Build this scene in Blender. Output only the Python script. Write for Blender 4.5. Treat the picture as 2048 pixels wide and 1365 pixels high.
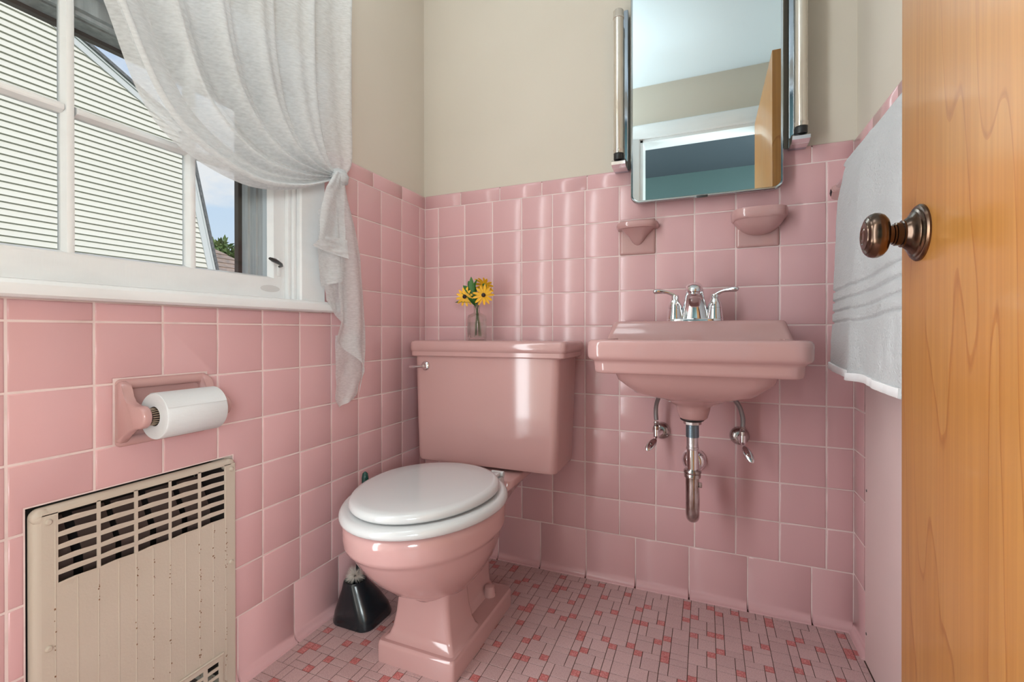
import bpy, bmesh, math, random
from mathutils import Vector, Matrix, noise as mnoise
random.seed(7)
S = bpy.context.scene
for o in list(bpy.data.objects):
    bpy.data.objects.remove(o)
COL = S.collection
PI = math.pi

# ------------------------------------------------------------------ camera
CAMP = Vector((0.96916, -1.48049, 0.78978))
YAW, PITCH, ROLL, FPX, SHX, SHY = -0.39919, -0.00245, -0.00104, 929.69, -5.03, -16.74
fw = Vector((math.sin(YAW) * math.cos(PITCH), math.cos(YAW) * math.cos(PITCH), math.sin(PITCH)))
r0 = Vector((math.cos(YAW), -math.sin(YAW), 0))
u0 = r0.cross(fw)
rr = math.cos(ROLL) * r0 + math.sin(ROLL) * u0
uu = -math.sin(ROLL) * r0 + math.cos(ROLL) * u0
cd = bpy.data.cameras.new('camera')
cam = bpy.data.objects.new('camera', cd)
COL.objects.link(cam)
cam.matrix_world = Matrix(((rr.x, uu.x, -fw.x, CAMP.x), (rr.y, uu.y, -fw.y, CAMP.y), (rr.z, uu.z, -fw.z, CAMP.z), (0, 0, 0, 1)))
cd.sensor_width = 36
cd.lens = FPX / 2048 * 36
cd.shift_x = -SHX / 2048
cd.shift_y = SHY / 2048
cd.clip_start = 0.02
S.camera = cam


def proj(p):
    d = Vector(p) - CAMP
    z = d.dot(fw)
    if z < 0.05:
        return None
    return (1024 + FPX * d.dot(rr) / z + SHX, 682.5 - FPX * d.dot(uu) / z + SHY)


# ------------------------------------------------------------------ world, sun, lamps, exposure
S.view_settings.view_transform = 'Standard'
S.view_settings.look = 'None'
S.view_settings.gamma = 1
S.view_settings.use_curve_mapping = False
S.view_settings.exposure = 0.56
SKY_STRENGTH = 0.65
SUN_E = 2.1
CEIL_E, HALL_E, FILL_E = 3.3, 78.0, 16.5

w = bpy.data.worlds.new('sky')
S.world = w
w.use_nodes = True
nt = w.node_tree
nt.nodes.clear()
N = nt.nodes.new
out = N('ShaderNodeOutputWorld')
bg = N('ShaderNodeBackground')
tc = N('ShaderNodeTexCoord')
sep = N('ShaderNodeSeparateXYZ')
ramp = N('ShaderNodeValToRGB')
ramp.color_ramp.elements[0].position = 0.0
ramp.color_ramp.elements[0].color = (0.80, 0.90, 1.0, 1)
ramp.color_ramp.elements[1].position = 0.7
ramp.color_ramp.elements[1].color = (0.30, 0.52, 0.95, 1)
e = ramp.color_ramp.elements.new(0.25)
e.color = (0.62, 0.79, 1.0, 1)
mp = N('ShaderNodeMapping')
mp.inputs['Scale'].default_value = (1, 1, 2.2)
mp.inputs['Location'].default_value = (0.35, 0.1, 0.0)
nz = N('ShaderNodeTexNoise')
nz.inputs['Scale'].default_value = 3.2
nz.inputs['Detail'].default_value = 7
nz.inputs['Roughness'].default_value = 0.58
cr = N('ShaderNodeValToRGB')
cr.color_ramp.elements[0].position = 0.46
cr.color_ramp.elements[1].position = 0.58
mix = N('ShaderNodeMixRGB')
mix.inputs['Color2'].default_value = (0.93, 0.95, 0.98, 1)
gr = N('ShaderNodeMath')
gr.operation = 'LESS_THAN'
gr.inputs[1].default_value = -0.01
mix2 = N('ShaderNodeMixRGB')
mix2.inputs['Color2'].default_value = (0.16, 0.2, 0.12, 1)
bg.inputs['Strength'].default_value = SKY_STRENGTH
L = nt.links.new
L(tc.outputs['Generated'], sep.inputs[0])
L(sep.outputs['Z'], ramp.inputs[0])
L(tc.outputs['Generated'], mp.inputs[0])
L(mp.outputs[0], nz.inputs['Vector'])
L(nz.outputs['Fac'], cr.inputs[0])
L(cr.outputs[0], mix.inputs['Fac'])
L(ramp.outputs[0], mix.inputs['Color1'])
L(sep.outputs['Z'], gr.inputs[0])
L(gr.outputs[0], mix2.inputs['Fac'])
L(mix.outputs[0], mix2.inputs['Color1'])
L(mix2.outputs[0], bg.inputs['Color'])
L(bg.outputs[0], out.inputs['Surface'])


def lamp(name, kind, energy, loc, rot=(0, 0, 0), size=0.3, sizey=None, color=(1, 1, 1)):
    l = bpy.data.lights.new(name, kind)
    l.energy = energy
    l.color = color
    if kind == 'AREA':
        l.shape = 'RECTANGLE' if sizey else 'DISK'
        l.size = size
        if sizey:
            l.size_y = sizey
    elif kind == 'SUN':
        l.angle = 0.01
    else:
        l.shadow_soft_size = size
    o = bpy.data.objects.new(name, l)
    COL.objects.link(o)
    o.location = loc
    o.rotation_euler = rot
    return o


sun = lamp('sun', 'SUN', SUN_E, (6, -4, 9), color=(1.0, 0.96, 0.88))
sun.rotation_euler = Vector((-0.80, 0.30, -0.62)).to_track_quat('-Z', 'Y').to_euler()
lamp('ceiling_lamp', 'POINT', CEIL_E, (0.40, -0.80, 2.04), size=0.16, color=(0.90, 0.98, 1.0))
lamp('hall_fill', 'POINT', HALL_E * 0.66, (1.75, -2.45, 1.02), size=0.25, color=(0.90, 0.98, 1.0))
lamp('hall_fill', 'POINT', HALL_E * 0.44, (1.98, -1.95, 1.02), size=0.22, color=(0.90, 0.98, 1.0))  # extra unseen light, added to brighten the near end of the left wall
lamp('hall_fill', 'POINT', HALL_E * 0.6, (-0.30, -2.30, 1.45), size=0.25, color=(0.90, 0.98, 1.0))  # unseen soft fill added on the hall's left to light the door
fl_ = lamp('side_fill', 'AREA', FILL_E * 0.82, (0.14, -1.322, 1.10), size=0.25, sizey=1.9, color=(0.90, 0.98, 1.0))  # added fill light out of view, brightens the right wall, towel and board
fl_.rotation_euler = Vector((1.0, 0.12, 0)).to_track_quat('-Z', 'Y').to_euler()

# ------------------------------------------------------------------ materials


def sr(r, g, b):
    f = lambda c: (c / 255 / 12.92) if c / 255 <= 0.04045 else ((c / 255 + 0.055) / 1.055) ** 2.4
    return (f(r), f(g), f(b), 1)


def M(name, col, rough=0.5, metal=0.0, spec=0.5, coat=0.0, noise=None, bump=None, rnd=0.0, bump_d=0.002, coat_rough=0.05):
    """noise=(colour2, scale, detail, contrast_lo, contrast_hi, stretch); bump=(scale, strength, stretch); rnd = per-object value jitter"""
    m = bpy.data.materials.new(name)
    m.use_nodes = True
    t = m.node_tree
    b = t.nodes['Principled BSDF']
    b.inputs['Base Color'].default_value = col
    b.inputs['Roughness'].default_value = rough
    b.inputs['Metallic'].default_value = metal
    b.inputs['Specular IOR Level'].default_value = spec
    b.inputs['Coat Weight'].default_value = coat
    b.inputs['Coat Roughness'].default_value = coat_rough
    csock = None
    tcn = t.nodes.new('ShaderNodeTexCoord')
    if noise:
        c2, sc, det, lo, hi, st = noise
        mpn = t.nodes.new('ShaderNodeMapping')
        mpn.inputs['Scale'].default_value = st
        t.links.new(tcn.outputs['Object'], mpn.inputs[0])
        n = t.nodes.new('ShaderNodeTexNoise')
        n.inputs['Scale'].default_value = sc
        n.inputs['Detail'].default_value = det
        t.links.new(mpn.outputs[0], n.inputs['Vector'])
        rp = t.nodes.new('ShaderNodeValToRGB')
        rp.color_ramp.elements[0].position = lo
        rp.color_ramp.elements[1].position = hi
        rp.color_ramp.elements[0].color = col
        rp.color_ramp.elements[1].color = c2
        t.links.new(n.outputs['Fac'], rp.inputs[0])
        csock = rp.outputs[0]
    if rnd:
        oi = t.nodes.new('ShaderNodeObjectInfo')
        mr = t.nodes.new('ShaderNodeMapRange')
        mr.inputs['To Min'].default_value = 1 - rnd
        mr.inputs['To Max'].default_value = 1 + rnd
        t.links.new(oi.outputs['Random'], mr.inputs[0])
        hs = t.nodes.new('ShaderNodeHueSaturation')
        if csock:
            t.links.new(csock, hs.inputs['Color'])
        else:
            hs.inputs['Color'].default_value = col
        t.links.new(mr.outputs[0], hs.inputs['Value'])
        csock = hs.outputs[0]
    if csock:
        t.links.new(csock, b.inputs['Base Color'])
    if bump:
        sc, stn, st = bump
        mpn = t.nodes.new('ShaderNodeMapping')
        mpn.inputs['Scale'].default_value = st
        t.links.new(tcn.outputs['Object'], mpn.inputs[0])
        n = t.nodes.new('ShaderNodeTexNoise')
        n.inputs['Scale'].default_value = sc
        n.inputs['Detail'].default_value = 4
        t.links.new(mpn.outputs[0], n.inputs['Vector'])
        bp = t.nodes.new('ShaderNodeBump')
        bp.inputs['Strength'].default_value = stn
        bp.inputs['Distance'].default_value = bump_d
        t.links.new(n.outputs['Fac'], bp.inputs['Height'])
        t.links.new(bp.outputs[0], b.inputs['Normal'])
    return m


U = (1, 1, 1)
m_tile = M('pink_tile', (0.63, 0.380, 0.390, 1), 0.17, spec=0.38, bump=(9, 0.12, U), rnd=0.035)
m_grout = M('grout', (0.74, 0.60, 0.58, 1), 0.8, noise=((0.56, 0.43, 0.41, 1), 14, 4, 0.5, 0.8, U))
m_paint = M('cream_wall_paint', (0.615, 0.555, 0.475, 1), 0.7, spec=0.12, bump=(55, 0.10, U), noise=((0.59, 0.53, 0.45, 1), 2.5, 3, 0.35, 0.7, U))
m_ceil = M('ceiling_paint', (0.66, 0.74, 0.79, 1), 0.8, bump=(40, 0.1, U))
m_cpink = M('pink_vitreous_china', (0.50, 0.295, 0.285, 1), 0.10, spec=0.5, coat=0.1, bump=(7, 0.05, U))
m_white = M('white_trim_paint', (0.74, 0.76, 0.77, 1), 0.35, bump=(30, 0.15, (1, 6, 1)), noise=((0.68, 0.70, 0.71, 1), 8, 4, 0.5, 0.8, (1, 1, 3)))
m_seat = M('white_enamel_seat', (0.54, 0.545, 0.55, 1), 0.12, spec=0.55, coat=0.3)
m_fpink = M('floor_tile_pale', (0.47, 0.310, 0.305, 1), 0.30, noise=((0.58, 0.40, 0.395, 1), 420, 2, 0.42, 0.62, U), rnd=0.06)
m_fred = M('floor_tile_red', (0.47, 0.135, 0.130, 1), 0.32, noise=((0.66, 0.30, 0.29, 1), 330, 2, 0.46, 0.68, U), rnd=0.08)
m_fgrout = M('floor_grout', (0.085, 0.052, 0.040, 1), 0.9, noise=((0.13, 0.085, 0.065, 1), 30, 3, 0.4, 0.7, U))
m_chrome = M('chrome', (0.80, 0.82, 0.84, 1), 0.07, 1.0)
m_chrome_old = M('worn_chrome', (0.55, 0.53, 0.52, 1), 0.22, 1.0, noise=((0.26, 0.20, 0.17, 1), 60, 5, 0.42, 0.72, (1, 1, .5)))
m_braid = M('braided_steel', (0.30, 0.30, 0.30, 1), 0.35, 0.9, bump=(600, 0.6, U))
m_black = M('black_rubber', (0.012, 0.012, 0.013, 1), 0.45)
m_bluep = M('dark_threaded_pipe', (0.16, 0.21, 0.25, 1), 0.35, 0.8, bump=(300, 0.4, (0.05, 0.05, 1)))
m_bronze = M('aged_bronze', (0.085, 0.055, 0.040, 1), 0.20, 0.92, noise=((0.25, 0.14, 0.075, 1), 25, 4, 0.42, 0.75, U))
m_tissue = M('toilet_tissue', (0.62, 0.635, 0.65, 1), 0.95, spec=0.1, bump=(120, 0.25, (1, .4, 1)))
m_core = M('dark_cardboard_core', (0.05, 0.03, 0.025, 1), 0.8)
m_spring = M('roller_spring', (0.45, 0.36, 0.28, 1), 0.4, 0.7)
m_heat = M('cream_heater_enamel', (0.55, 0.485, 0.41, 1), 0.42, noise=((0.51, 0.445, 0.37, 1), 5, 4, 0.3, 0.7, U), bump=(260, 0.12, U))
m_heatin = M('heater_cavity', (0.03, 0.022, 0.02, 1), 0.7)
m_heatfin = M('heater_element_plate', (0.13, 0.09, 0.08, 1), 0.5)
m_rust = M('rusty_fleck', (0.20, 0.10, 0.05, 1), 0.8)
m_brush = M('dark_teal_plastic', (0.006, 0.012, 0.016, 1), 0.25, coat=0.2)
m_tip = M('green_plastic', (0.008, 0.06, 0.05, 1), 0.25)
m_bristle = M('white_bristle', (0.75, 0.70, 0.64, 1), 0.6)
m_panel = M('pink_painted_board', (0.82, 0.64, 0.62, 1), 0.4, bump=(60, 0.15, U))
m_ext = M('weathered_grey_wood', (0.46, 0.46, 0.46, 1), 0.8, noise=((0.66, 0.66, 0.65, 1), 12, 6, 0.35, 0.7, (6, 6, 0.5)), bump=(20, 0.4, (8, 8, 0.6)))
m_brown = M('brown_screen_frame', (0.075, 0.05, 0.04, 1), 0.5)
m_latch = M('dark_latch_metal', (0.06, 0.06, 0.06, 1), 0.4, 0.6)
m_siding = M('cream_vinyl_siding', (0.74, 0.72, 0.66, 1), 0.6, rnd=0.02, bump=(40, 0.1, (1, .1, 1)))
m_trimw = M('white_rake_board', (0.66, 0.68, 0.70, 1), 0.6)
m_roof = M('grey_shingle', (0.12, 0.125, 0.135, 1), 0.9, noise=((0.2, 0.2, 0.21, 1), 20, 4, 0.4, 0.7, U))
m_roofb = M('brown_shingle', (0.36, 0.27, 0.22, 1), 0.9, noise=((0.24, 0.2, 0.18, 1), 9, 4, 0.4, 0.7, U), rnd=0.1)
m_leaf = M('tree_leaf', (0.10, 0.17, 0.045, 1), 0.6, noise=((0.22, 0.30, 0.10, 1), 1.2, 3, 0.4, 0.7, U), rnd=0.2)
m_bark = M('tree_bark', (0.10, 0.07, 0.05, 1), 0.9)
m_grass = M('lawn', (0.10, 0.13, 0.06, 1), 0.9, noise=((0.15, 0.17, 0.08, 1), 3, 5, 0.4, 0.7, U))
m_petal = M('yellow_petal', (0.80, 0.42, 0.012, 1), 0.5, rnd=0.12)
m_cone = M('dark_brown_cone', (0.018, 0.008, 0.010, 1), 0.6)
m_green = M('plant_green', (0.035, 0.12, 0.02, 1), 0.5, rnd=0.2)
m_stem = M('stem_green', (0.06, 0.10, 0.025, 1), 0.5)
m_hall = M('hall_slate_paint', (0.16, 0.24, 0.26, 1), 0.7, noise=((0.20, 0.32, 0.33, 1), 2, 3, 0.3, 0.7, U))
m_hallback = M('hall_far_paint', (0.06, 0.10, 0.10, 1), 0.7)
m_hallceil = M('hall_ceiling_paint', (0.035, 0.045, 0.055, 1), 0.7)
m_hall = M('hall_wall_paint', (0.62, 0.64, 0.62, 1), 0.7)
m_hallfloor = M('hall_floor', (0.16, 0.11, 0.08, 1), 0.5)
m_lampglass = M('unlit_lamp_tube', (0.62, 0.56, 0.48, 1), 0.12, 0.55, coat=0.5)
m_plate = M('chrome_strip', (0.50, 0.58, 0.66, 1), 0.10, 1.0)
m_towel = M('white_terry', (0.90, 0.90, 0.905, 1), 0.95, spec=0.1, bump=(260, 1.0, U), bump_d=0.003)
m_hem = M('white_towel_hem', (0.80, 0.80, 0.805, 1), 0.9, spec=0.1, bump=(300, 0.3, (1, 1, .2)))


def wood():
    m = bpy.data.materials.new('honey_maple')
    m.use_nodes = True
    t = m.node_tree
    b = t.nodes['Principled BSDF']
    tcn = t.nodes.new('ShaderNodeTexCoord')
    mp1 = t.nodes.new('ShaderNodeMapping')
    mp1.inputs['Scale'].default_value = (3, 3.2, 0.45)
    t.links.new(tcn.outputs['Object'], mp1.inputs[0])
    n1 = t.nodes.new('ShaderNodeTexNoise')
    n1.inputs['Scale'].default_value = 1.9
    n1.inputs['Detail'].default_value = 2.5
    t.links.new(mp1.outputs[0], n1.inputs['Vector'])
    mul = t.nodes.new('ShaderNodeMath')
    mul.operation = 'MULTIPLY'
    mul.inputs[1].default_value = 9.0
    fr = t.nodes.new('ShaderNodeMath')
    fr.operation = 'FRACT'
    t.links.new(n1.outputs['Fac'], mul.inputs[0])
    t.links.new(mul.outputs[0], fr.inputs[0])
    rp = t.nodes.new('ShaderNodeValToRGB')
    rp.color_ramp.elements[0].position = 0.0
    rp.color_ramp.elements[0].color = (0.52, 0.235, 0.058, 1)
    rp.color_ramp.elements[1].position = 1.0
    rp.color_ramp.elements[1].color = (0.455, 0.180, 0.036, 1)
    e1 = rp.color_ramp.elements.new(0.93)
    e1.color = (0.495, 0.210, 0.047, 1)
    e2 = rp.color_ramp.elements.new(0.97)
    e2.color = (0.40, 0.148, 0.028, 1)
    t.links.new(fr.outputs[0], rp.inputs[0])
    mp2 = t.nodes.new('ShaderNodeMapping')
    mp2.inputs['Scale'].default_value = (200, 200, 3.5)
    t.links.new(tcn.outputs['Object'], mp2.inputs[0])
    n2 = t.nodes.new('ShaderNodeTexNoise')
    n2.inputs['Scale'].default_value = 1
    n2.inputs['Detail'].default_value = 4
    t.links.new(mp2.outputs[0], n2.inputs['Vector'])
    r2 = t.nodes.new('ShaderNodeValToRGB')
    r2.color_ramp.elements[0].position = 0.3
    r2.color_ramp.elements[0].color = (0.82, 0.78, 0.72, 1)
    r2.color_ramp.elements[1].position = 0.7
    r2.color_ramp.elements[1].color = (1, 1, 1, 1)
    t.links.new(n2.outputs['Fac'], r2.inputs[0])
    mx = t.nodes.new('ShaderNodeMixRGB')
    mx.blend_type = 'MULTIPLY'
    mx.inputs['Fac'].default_value = 1
    t.links.new(rp.outputs[0], mx.inputs['Color1'])
    t.links.new(r2.outputs[0], mx.inputs['Color2'])
    # pale scratches in the varnish
    mp3 = t.nodes.new('ShaderNodeMapping')
    mp3.inputs['Scale'].default_value = (60, 60, 14)
    t.links.new(tcn.outputs['Object'], mp3.inputs[0])
    n3 = t.nodes.new('ShaderNodeTexNoise')
    n3.inputs['Scale'].default_value = 1.3
    n3.inputs['Detail'].default_value = 2
    t.links.new(mp3.outputs[0], n3.inputs['Vector'])
    r3 = t.nodes.new('ShaderNodeValToRGB')
    r3.color_ramp.elements[0].position = 0.785
    r3.color_ramp.elements[0].color = (0, 0, 0, 1)
    r3.color_ramp.elements[1].position = 0.81
    r3.color_ramp.elements[1].color = (1, 1, 1, 1)
    t.links.new(n3.outputs['Fac'], r3.inputs[0])
    mx2 = t.nodes.new('ShaderNodeMixRGB')
    mx2.inputs['Color2'].default_value = (0.75, 0.60, 0.42, 1)
    t.links.new(r3.outputs[0], mx2.inputs['Fac'])
    t.links.new(mx.outputs[0], mx2.inputs['Color1'])
    t.links.new(mx2.outputs[0], b.inputs['Base Color'])
    b.inputs['Roughness'].default_value = 0.35
    b.inputs['Coat Weight'].default_value = 0.3
    b.inputs['Coat Roughness'].default_value = 0.14
    return m


m_wood = wood()


def mirror_mat():
    m = bpy.data.materials.new('mirror_glass')
    m.use_nodes = True
    b = m.node_tree.nodes['Principled BSDF']
    b.inputs['Base Color'].default_value = (0.80, 0.89, 0.90, 1)
    b.inputs['Metallic'].default_value = 1
    b.inputs['Roughness'].default_value = 0.012
    return m


m_mirror = mirror_mat()


def pane_mat():
    m = bpy.data.materials.new('window_glass')
    m.use_nodes = True
    t = m.node_tree
    t.nodes.clear()
    o = t.nodes.new('ShaderNodeOutputMaterial')
    tr = t.nodes.new('ShaderNodeBsdfTransparent')
    tr.inputs[0].default_value = (0.96, 0.97, 0.97, 1)
    gl = t.nodes.new('ShaderNodeBsdfGlossy')
    gl.inputs['Roughness'].default_value = 0.02
    f = t.nodes.new('ShaderNodeFresnel')
    f.inputs['IOR'].default_value = 1.3
    mx = t.nodes.new('ShaderNodeMixShader')
    t.links.new(f.outputs[0], mx.inputs[0])
    t.links.new(tr.outputs[0], mx.inputs[1])
    t.links.new(gl.outputs[0], mx.inputs[2])
    t.links.new(mx.outputs[0], o.inputs[0])
    return m


m_pane = pane_mat()


def vase_mat():
    m = bpy.data.materials.new('clear_cut_glass')
    m.use_nodes = True
    t = m.node_tree
    t.nodes.clear()
    o = t.nodes.new('ShaderNodeOutputMaterial')
    tr = t.nodes.new('ShaderNodeBsdfTransparent')
    tr.inputs[0].default_value = (0.93, 0.94, 0.93, 1)
    gl = t.nodes.new('ShaderNodeBsdfGlass')
    gl.inputs['IOR'].default_value = 1.35
    gl.inputs['Roughness'].default_value = 0.0
    mx = t.nodes.new('ShaderNodeMixShader')
    mx.inputs[0].default_value = 0.45
    t.links.new(tr.outputs[0], mx.inputs[1])
    t.links.new(gl.outputs[0], mx.inputs[2])
    t.links.new(mx.outputs[0], o.inputs[0])
    return m


m_vase = vase_mat()


def sheer(name, alpha, tl=0.45, col=(0.78, 0.80, 0.81, 1)):
    m = bpy.data.materials.new(name)
    m.use_nodes = True
    t = m.node_tree
    t.nodes.clear()
    o = t.nodes.new('ShaderNodeOutputMaterial')
    tr = t.nodes.new('ShaderNodeBsdfTransparent')
    df = t.nodes.new('ShaderNodeBsdfDiffuse')
    df.inputs[0].default_value = col
    ts = t.nodes.new('ShaderNodeBsdfTranslucent')
    ts.inputs[0].default_value = col
    m1 = t.nodes.new('ShaderNodeMixShader')
    m1.inputs[0].default_value = tl
    m2 = t.nodes.new('ShaderNodeMixShader')
    tcn = t.nodes.new('ShaderNodeTexCoord')
    mpn = t.nodes.new('ShaderNodeMapping')
    mpn.inputs['Scale'].default_value = (90, 90, 300)
    n = t.nodes.new('ShaderNodeTexNoise')
    n.inputs['Scale'].default_value = 1
    n.inputs['Detail'].default_value = 5
    mr = t.nodes.new('ShaderNodeMapRange')
    mr.inputs['From Min'].default_value = 0.3
    mr.inputs['From Max'].default_value = 0.7
    mr.inputs['To Min'].default_value = alpha - 0.10
    mr.inputs['To Max'].default_value = min(1, alpha + 0.10)
    t.links.new(tcn.outputs['Object'], mpn.inputs[0])
    t.links.new(mpn.outputs[0], n.inputs['Vector'])
    t.links.new(n.outputs['Fac'], mr.inputs[0])
    bp = t.nodes.new('ShaderNodeBump')
    bp.inputs['Strength'].default_value = 0.35
    bp.inputs['Distance'].default_value = 0.002
    t.links.new(n.outputs['Fac'], bp.inputs['Height'])
    t.links.new(bp.outputs[0], df.inputs['Normal'])
    t.links.new(df.outputs[0], m1.inputs[1])
    t.links.new(ts.outputs[0], m1.inputs[2])
    t.links.new(mr.outputs[0], m2.inputs[0])
    t.links.new(tr.outputs[0], m2.inputs[1])
    t.links.new(m1.outputs[0], m2.inputs[2])
    t.links.new(m2.outputs[0], o.inputs[0])
    return m


m_sheer = sheer('sheer_white_voile', 0.80)
m_sheer2 = sheer('doubled_voile_hem', 0.93)

# ------------------------------------------------------------------ object helpers


def empty(name, loc, label=None, cat=None, group=None, kind=None, parent=None):
    o = bpy.data.objects.new(name, None)
    COL.objects.link(o)
    o.empty_display_size = 0.05
    if parent:
        o.parent = parent
        o.location = Vector(loc) - parent.matrix_world.translation
    else:
        o.location = loc
    o.matrix_world.translation = Vector(loc)
    tag(o, label, cat, group, kind)
    return o


def tag(o, label=None, cat=None, group=None, kind=None):
    if label:
        o['label'] = label
    if cat:
        o['category'] = cat
    if group:
        o['group'] = group
    if kind:
        o['kind'] = kind
    return o


WORLD = {}


def wpos(o):
    return WORLD[o.name] if o.name in WORLD else Vector(o.location)


def mesh_from(bm, name, mats, smooth=True, angle=40):
    bmesh.ops.recalc_face_normals(bm, faces=bm.faces)
    if smooth:
        lim = math.radians(angle)
        for f in bm.faces:
            f.smooth = True
        for ed in bm.edges:
            if len(ed.link_faces) == 2 and ed.calc_face_angle(0) > lim:
                ed.smooth = False
    me = bpy.data.meshes.new(name)
    bm.to_mesh(me)
    bm.free()
    for mm in (mats if isinstance(mats, (list, tuple)) else [mats]):
        me.materials.append(mm)
    return me


def obj(name, bm, mats, parent=None, label=None, cat=None, group=None, kind=None, smooth=True, angle=40):
    """bm in world coordinates -> one mesh object with its origin at the middle of its base"""
    lo = Vector((min(v.co.x for v in bm.verts), min(v.co.y for v in bm.verts), min(v.co.z for v in bm.verts)))
    hi = Vector((max(v.co.x for v in bm.verts), max(v.co.y for v in bm.verts), max(v.co.z for v in bm.verts)))
    c = (lo + hi) / 2
    c.z = lo.z
    bmesh.ops.translate(bm, verts=bm.verts, vec=-c)
    o = bpy.data.objects.new(name, mesh_from(bm, name, mats, smooth, angle))
    COL.objects.link(o)
    WORLD[o.name] = c
    if parent:
        o.parent = parent
        o.location = c - wpos(parent)
    else:
        o.location = c
    tag(o, label, cat, group, kind)
    return o


def inst(name, me, loc, parent, rot=None):
    o = bpy.data.objects.new(name, me)
    COL.objects.link(o)
    o.parent = parent
    o.location = Vector(loc) - wpos(parent)
    WORLD[o.name] = Vector(loc)
    if rot:
        o.rotation_euler = rot
    return o


def E(name, loc, **k):
    o = bpy.data.objects.new(name, None)
    COL.objects.link(o)
    o.empty_display_size = 0.05
    par = k.pop('parent', None)
    if par:
        o.parent = par
        o.location = Vector(loc) - wpos(par)
    else:
        o.location = loc
    WORLD[o.name] = Vector(loc)
    tag(o, **k)
    return o


def box(bm, x0, x1, y0, y1, z0, z1, bevel=0, seg=2):
    r = bmesh.ops.create_cube(bm, size=1)
    vs = r['verts']
    for v in vs:
        v.co = Vector((x0 + (v.co.x + .5) * (x1 - x0), y0 + (v.co.y + .5) * (y1 - y0), z0 + (v.co.z + .5) * (z1 - z0)))
    if bevel:
        es = list({ed for v in vs for ed in v.link_edges})
        bmesh.ops.bevel(bm, geom=es, offset=bevel, segments=seg, affect='EDGES', profile=0.5)
    return bm


def B():
    return bmesh.new()


def bx(*a, **k):
    return box(B(), *a, **k)


def loft(bm, rings, cap0=True, cap1=True, closed=True):
    vr = [[bm.verts.new(p) for p in r] for r in rings]
    n = len(rings[0])
    for a, b in zip(vr, vr[1:]):
        for i in range(n if closed else n - 1):
            j = (i + 1) % n
            try:
                bm.faces.new((a[i], a[j], b[j], b[i]))
            except ValueError:
                pass
    if cap0 and closed:
        bm.faces.new(list(reversed(vr[0])))
    if cap1 and closed:
        bm.faces.new(vr[-1])
    return vr


def lathe(bm, prof, origin, axis='Z', seg=28, cap=True):
    """prof = [(radius, along)], axis: 'Z', '-Y', '-X'"""
    o = Vector(origin)
    rings = []
    for r, h in prof:
        ring = []
        for i in range(seg):
            a = 2 * PI * i / seg
            c, s = r * math.cos(a), r * math.sin(a)
            if axis == 'Z':
                p = Vector((c, s, h))
            elif axis == '-Y':
                p = Vector((c, -h, s))
            elif axis == '-X':
                p = Vector((-h, c, s))
            else:
                q = Vector(axis).normalized()
                a1 = q.orthogonal().normalized()
                a2 = q.cross(a1)
                p = a1 * c + a2 * s + q * h
            ring.append(o + p)
        rings.append(ring)
    loft(bm, rings, cap, cap)
    return bm


def tube(bm, pts, rad, seg=12, cap=True, flat=None):
    pts = [Vector(p) for p in pts]
    n = len(pts)
    rads = rad if isinstance(rad, (list, tuple)) else [rad] * n
    up = None
    rings = []
    for i, p in enumerate(pts):
        t = (pts[min(i + 1, n - 1)] - pts[max(i - 1, 0)]).normalized()
        if up is None:
            up = t.orthogonal().normalized() if flat is None else Vector(flat[0])
        a1 = (up - t * up.dot(t)).normalized()
        a2 = t.cross(a1)
        up = a1
        ring = []
        for k in range(seg):
            a = 2 * PI * k / seg
            fa = flat[1] if flat else 1
            ring.append(p + a1 * math.cos(a) * rads[i] * fa + a2 * math.sin(a) * rads[i])
        rings.append(ring)
    loft(bm, rings, cap, cap)
    return bm


def spline(pts, n):
    """Catmull-Rom through pts, n samples"""
    P = [Vector(p) for p in pts]
    P = [P[0] * 2 - P[1]] + P + [P[-1] * 2 - P[-2]]
    m = len(P) - 3
    res = []
    for i in range(n):
        t = i / (n - 1) * m
        k = min(int(t), m - 1)
        u = t - k
        a, b, c, d = P[k:k + 4]
        res.append(0.5 * ((2 * b) + (c - a) * u + (2 * a - 5 * b + 4 * c - d) * u * u + (3 * b - a - 3 * c + d) * u ** 3))
    return res


def rrect(x0, x1, y0, y1, r, z, n=6):
    pts = []
    for cx, cy, a0 in ((x1 - r, y1 - r, 0), (x0 + r, y1 - r, PI / 2), (x0 + r, y0 + r, PI), (x1 - r, y0 + r, 1.5 * PI)):
        for i in range(n + 1):
            a = a0 + PI / 2 * i / n
            pts.append(Vector((cx + r * math.cos(a), cy + r * math.sin(a), z)))
    return pts


def rrect2(x0, x1, y0, y1, rb, rf, z, n=6):
    """rounded rectangle with its own radius at the back (y1) and the front (y0)"""
    pts = []
    for cx, cy, r, a0 in ((x1 - rb, y1 - rb, rb, 0), (x0 + rb, y1 - rb, rb, PI / 2), (x0 + rf, y0 + rf, rf, PI), (x1 - rf, y0 + rf, rf, 1.5 * PI)):
        for i in range(n + 1):
            a = a0 + PI / 2 * i / n
            pts.append(Vector((cx + r * math.cos(a), cy + r * math.sin(a), z)))
    return pts


def prism(bm, poly, d0, d1, axis='Y'):
    """poly in the plane across axis: axis Y -> (x,z); axis X -> (y,z); axis Z -> (x,y)"""
    def P(a, b, d):
        return Vector((a, d, b)) if axis == 'Y' else Vector((d, a, b)) if axis == 'X' else Vector((a, b, d))
    loft(bm, [[P(a, b, d0) for a, b in poly], [P(a, b, d1) for a, b in poly]])
    return bm


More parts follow.
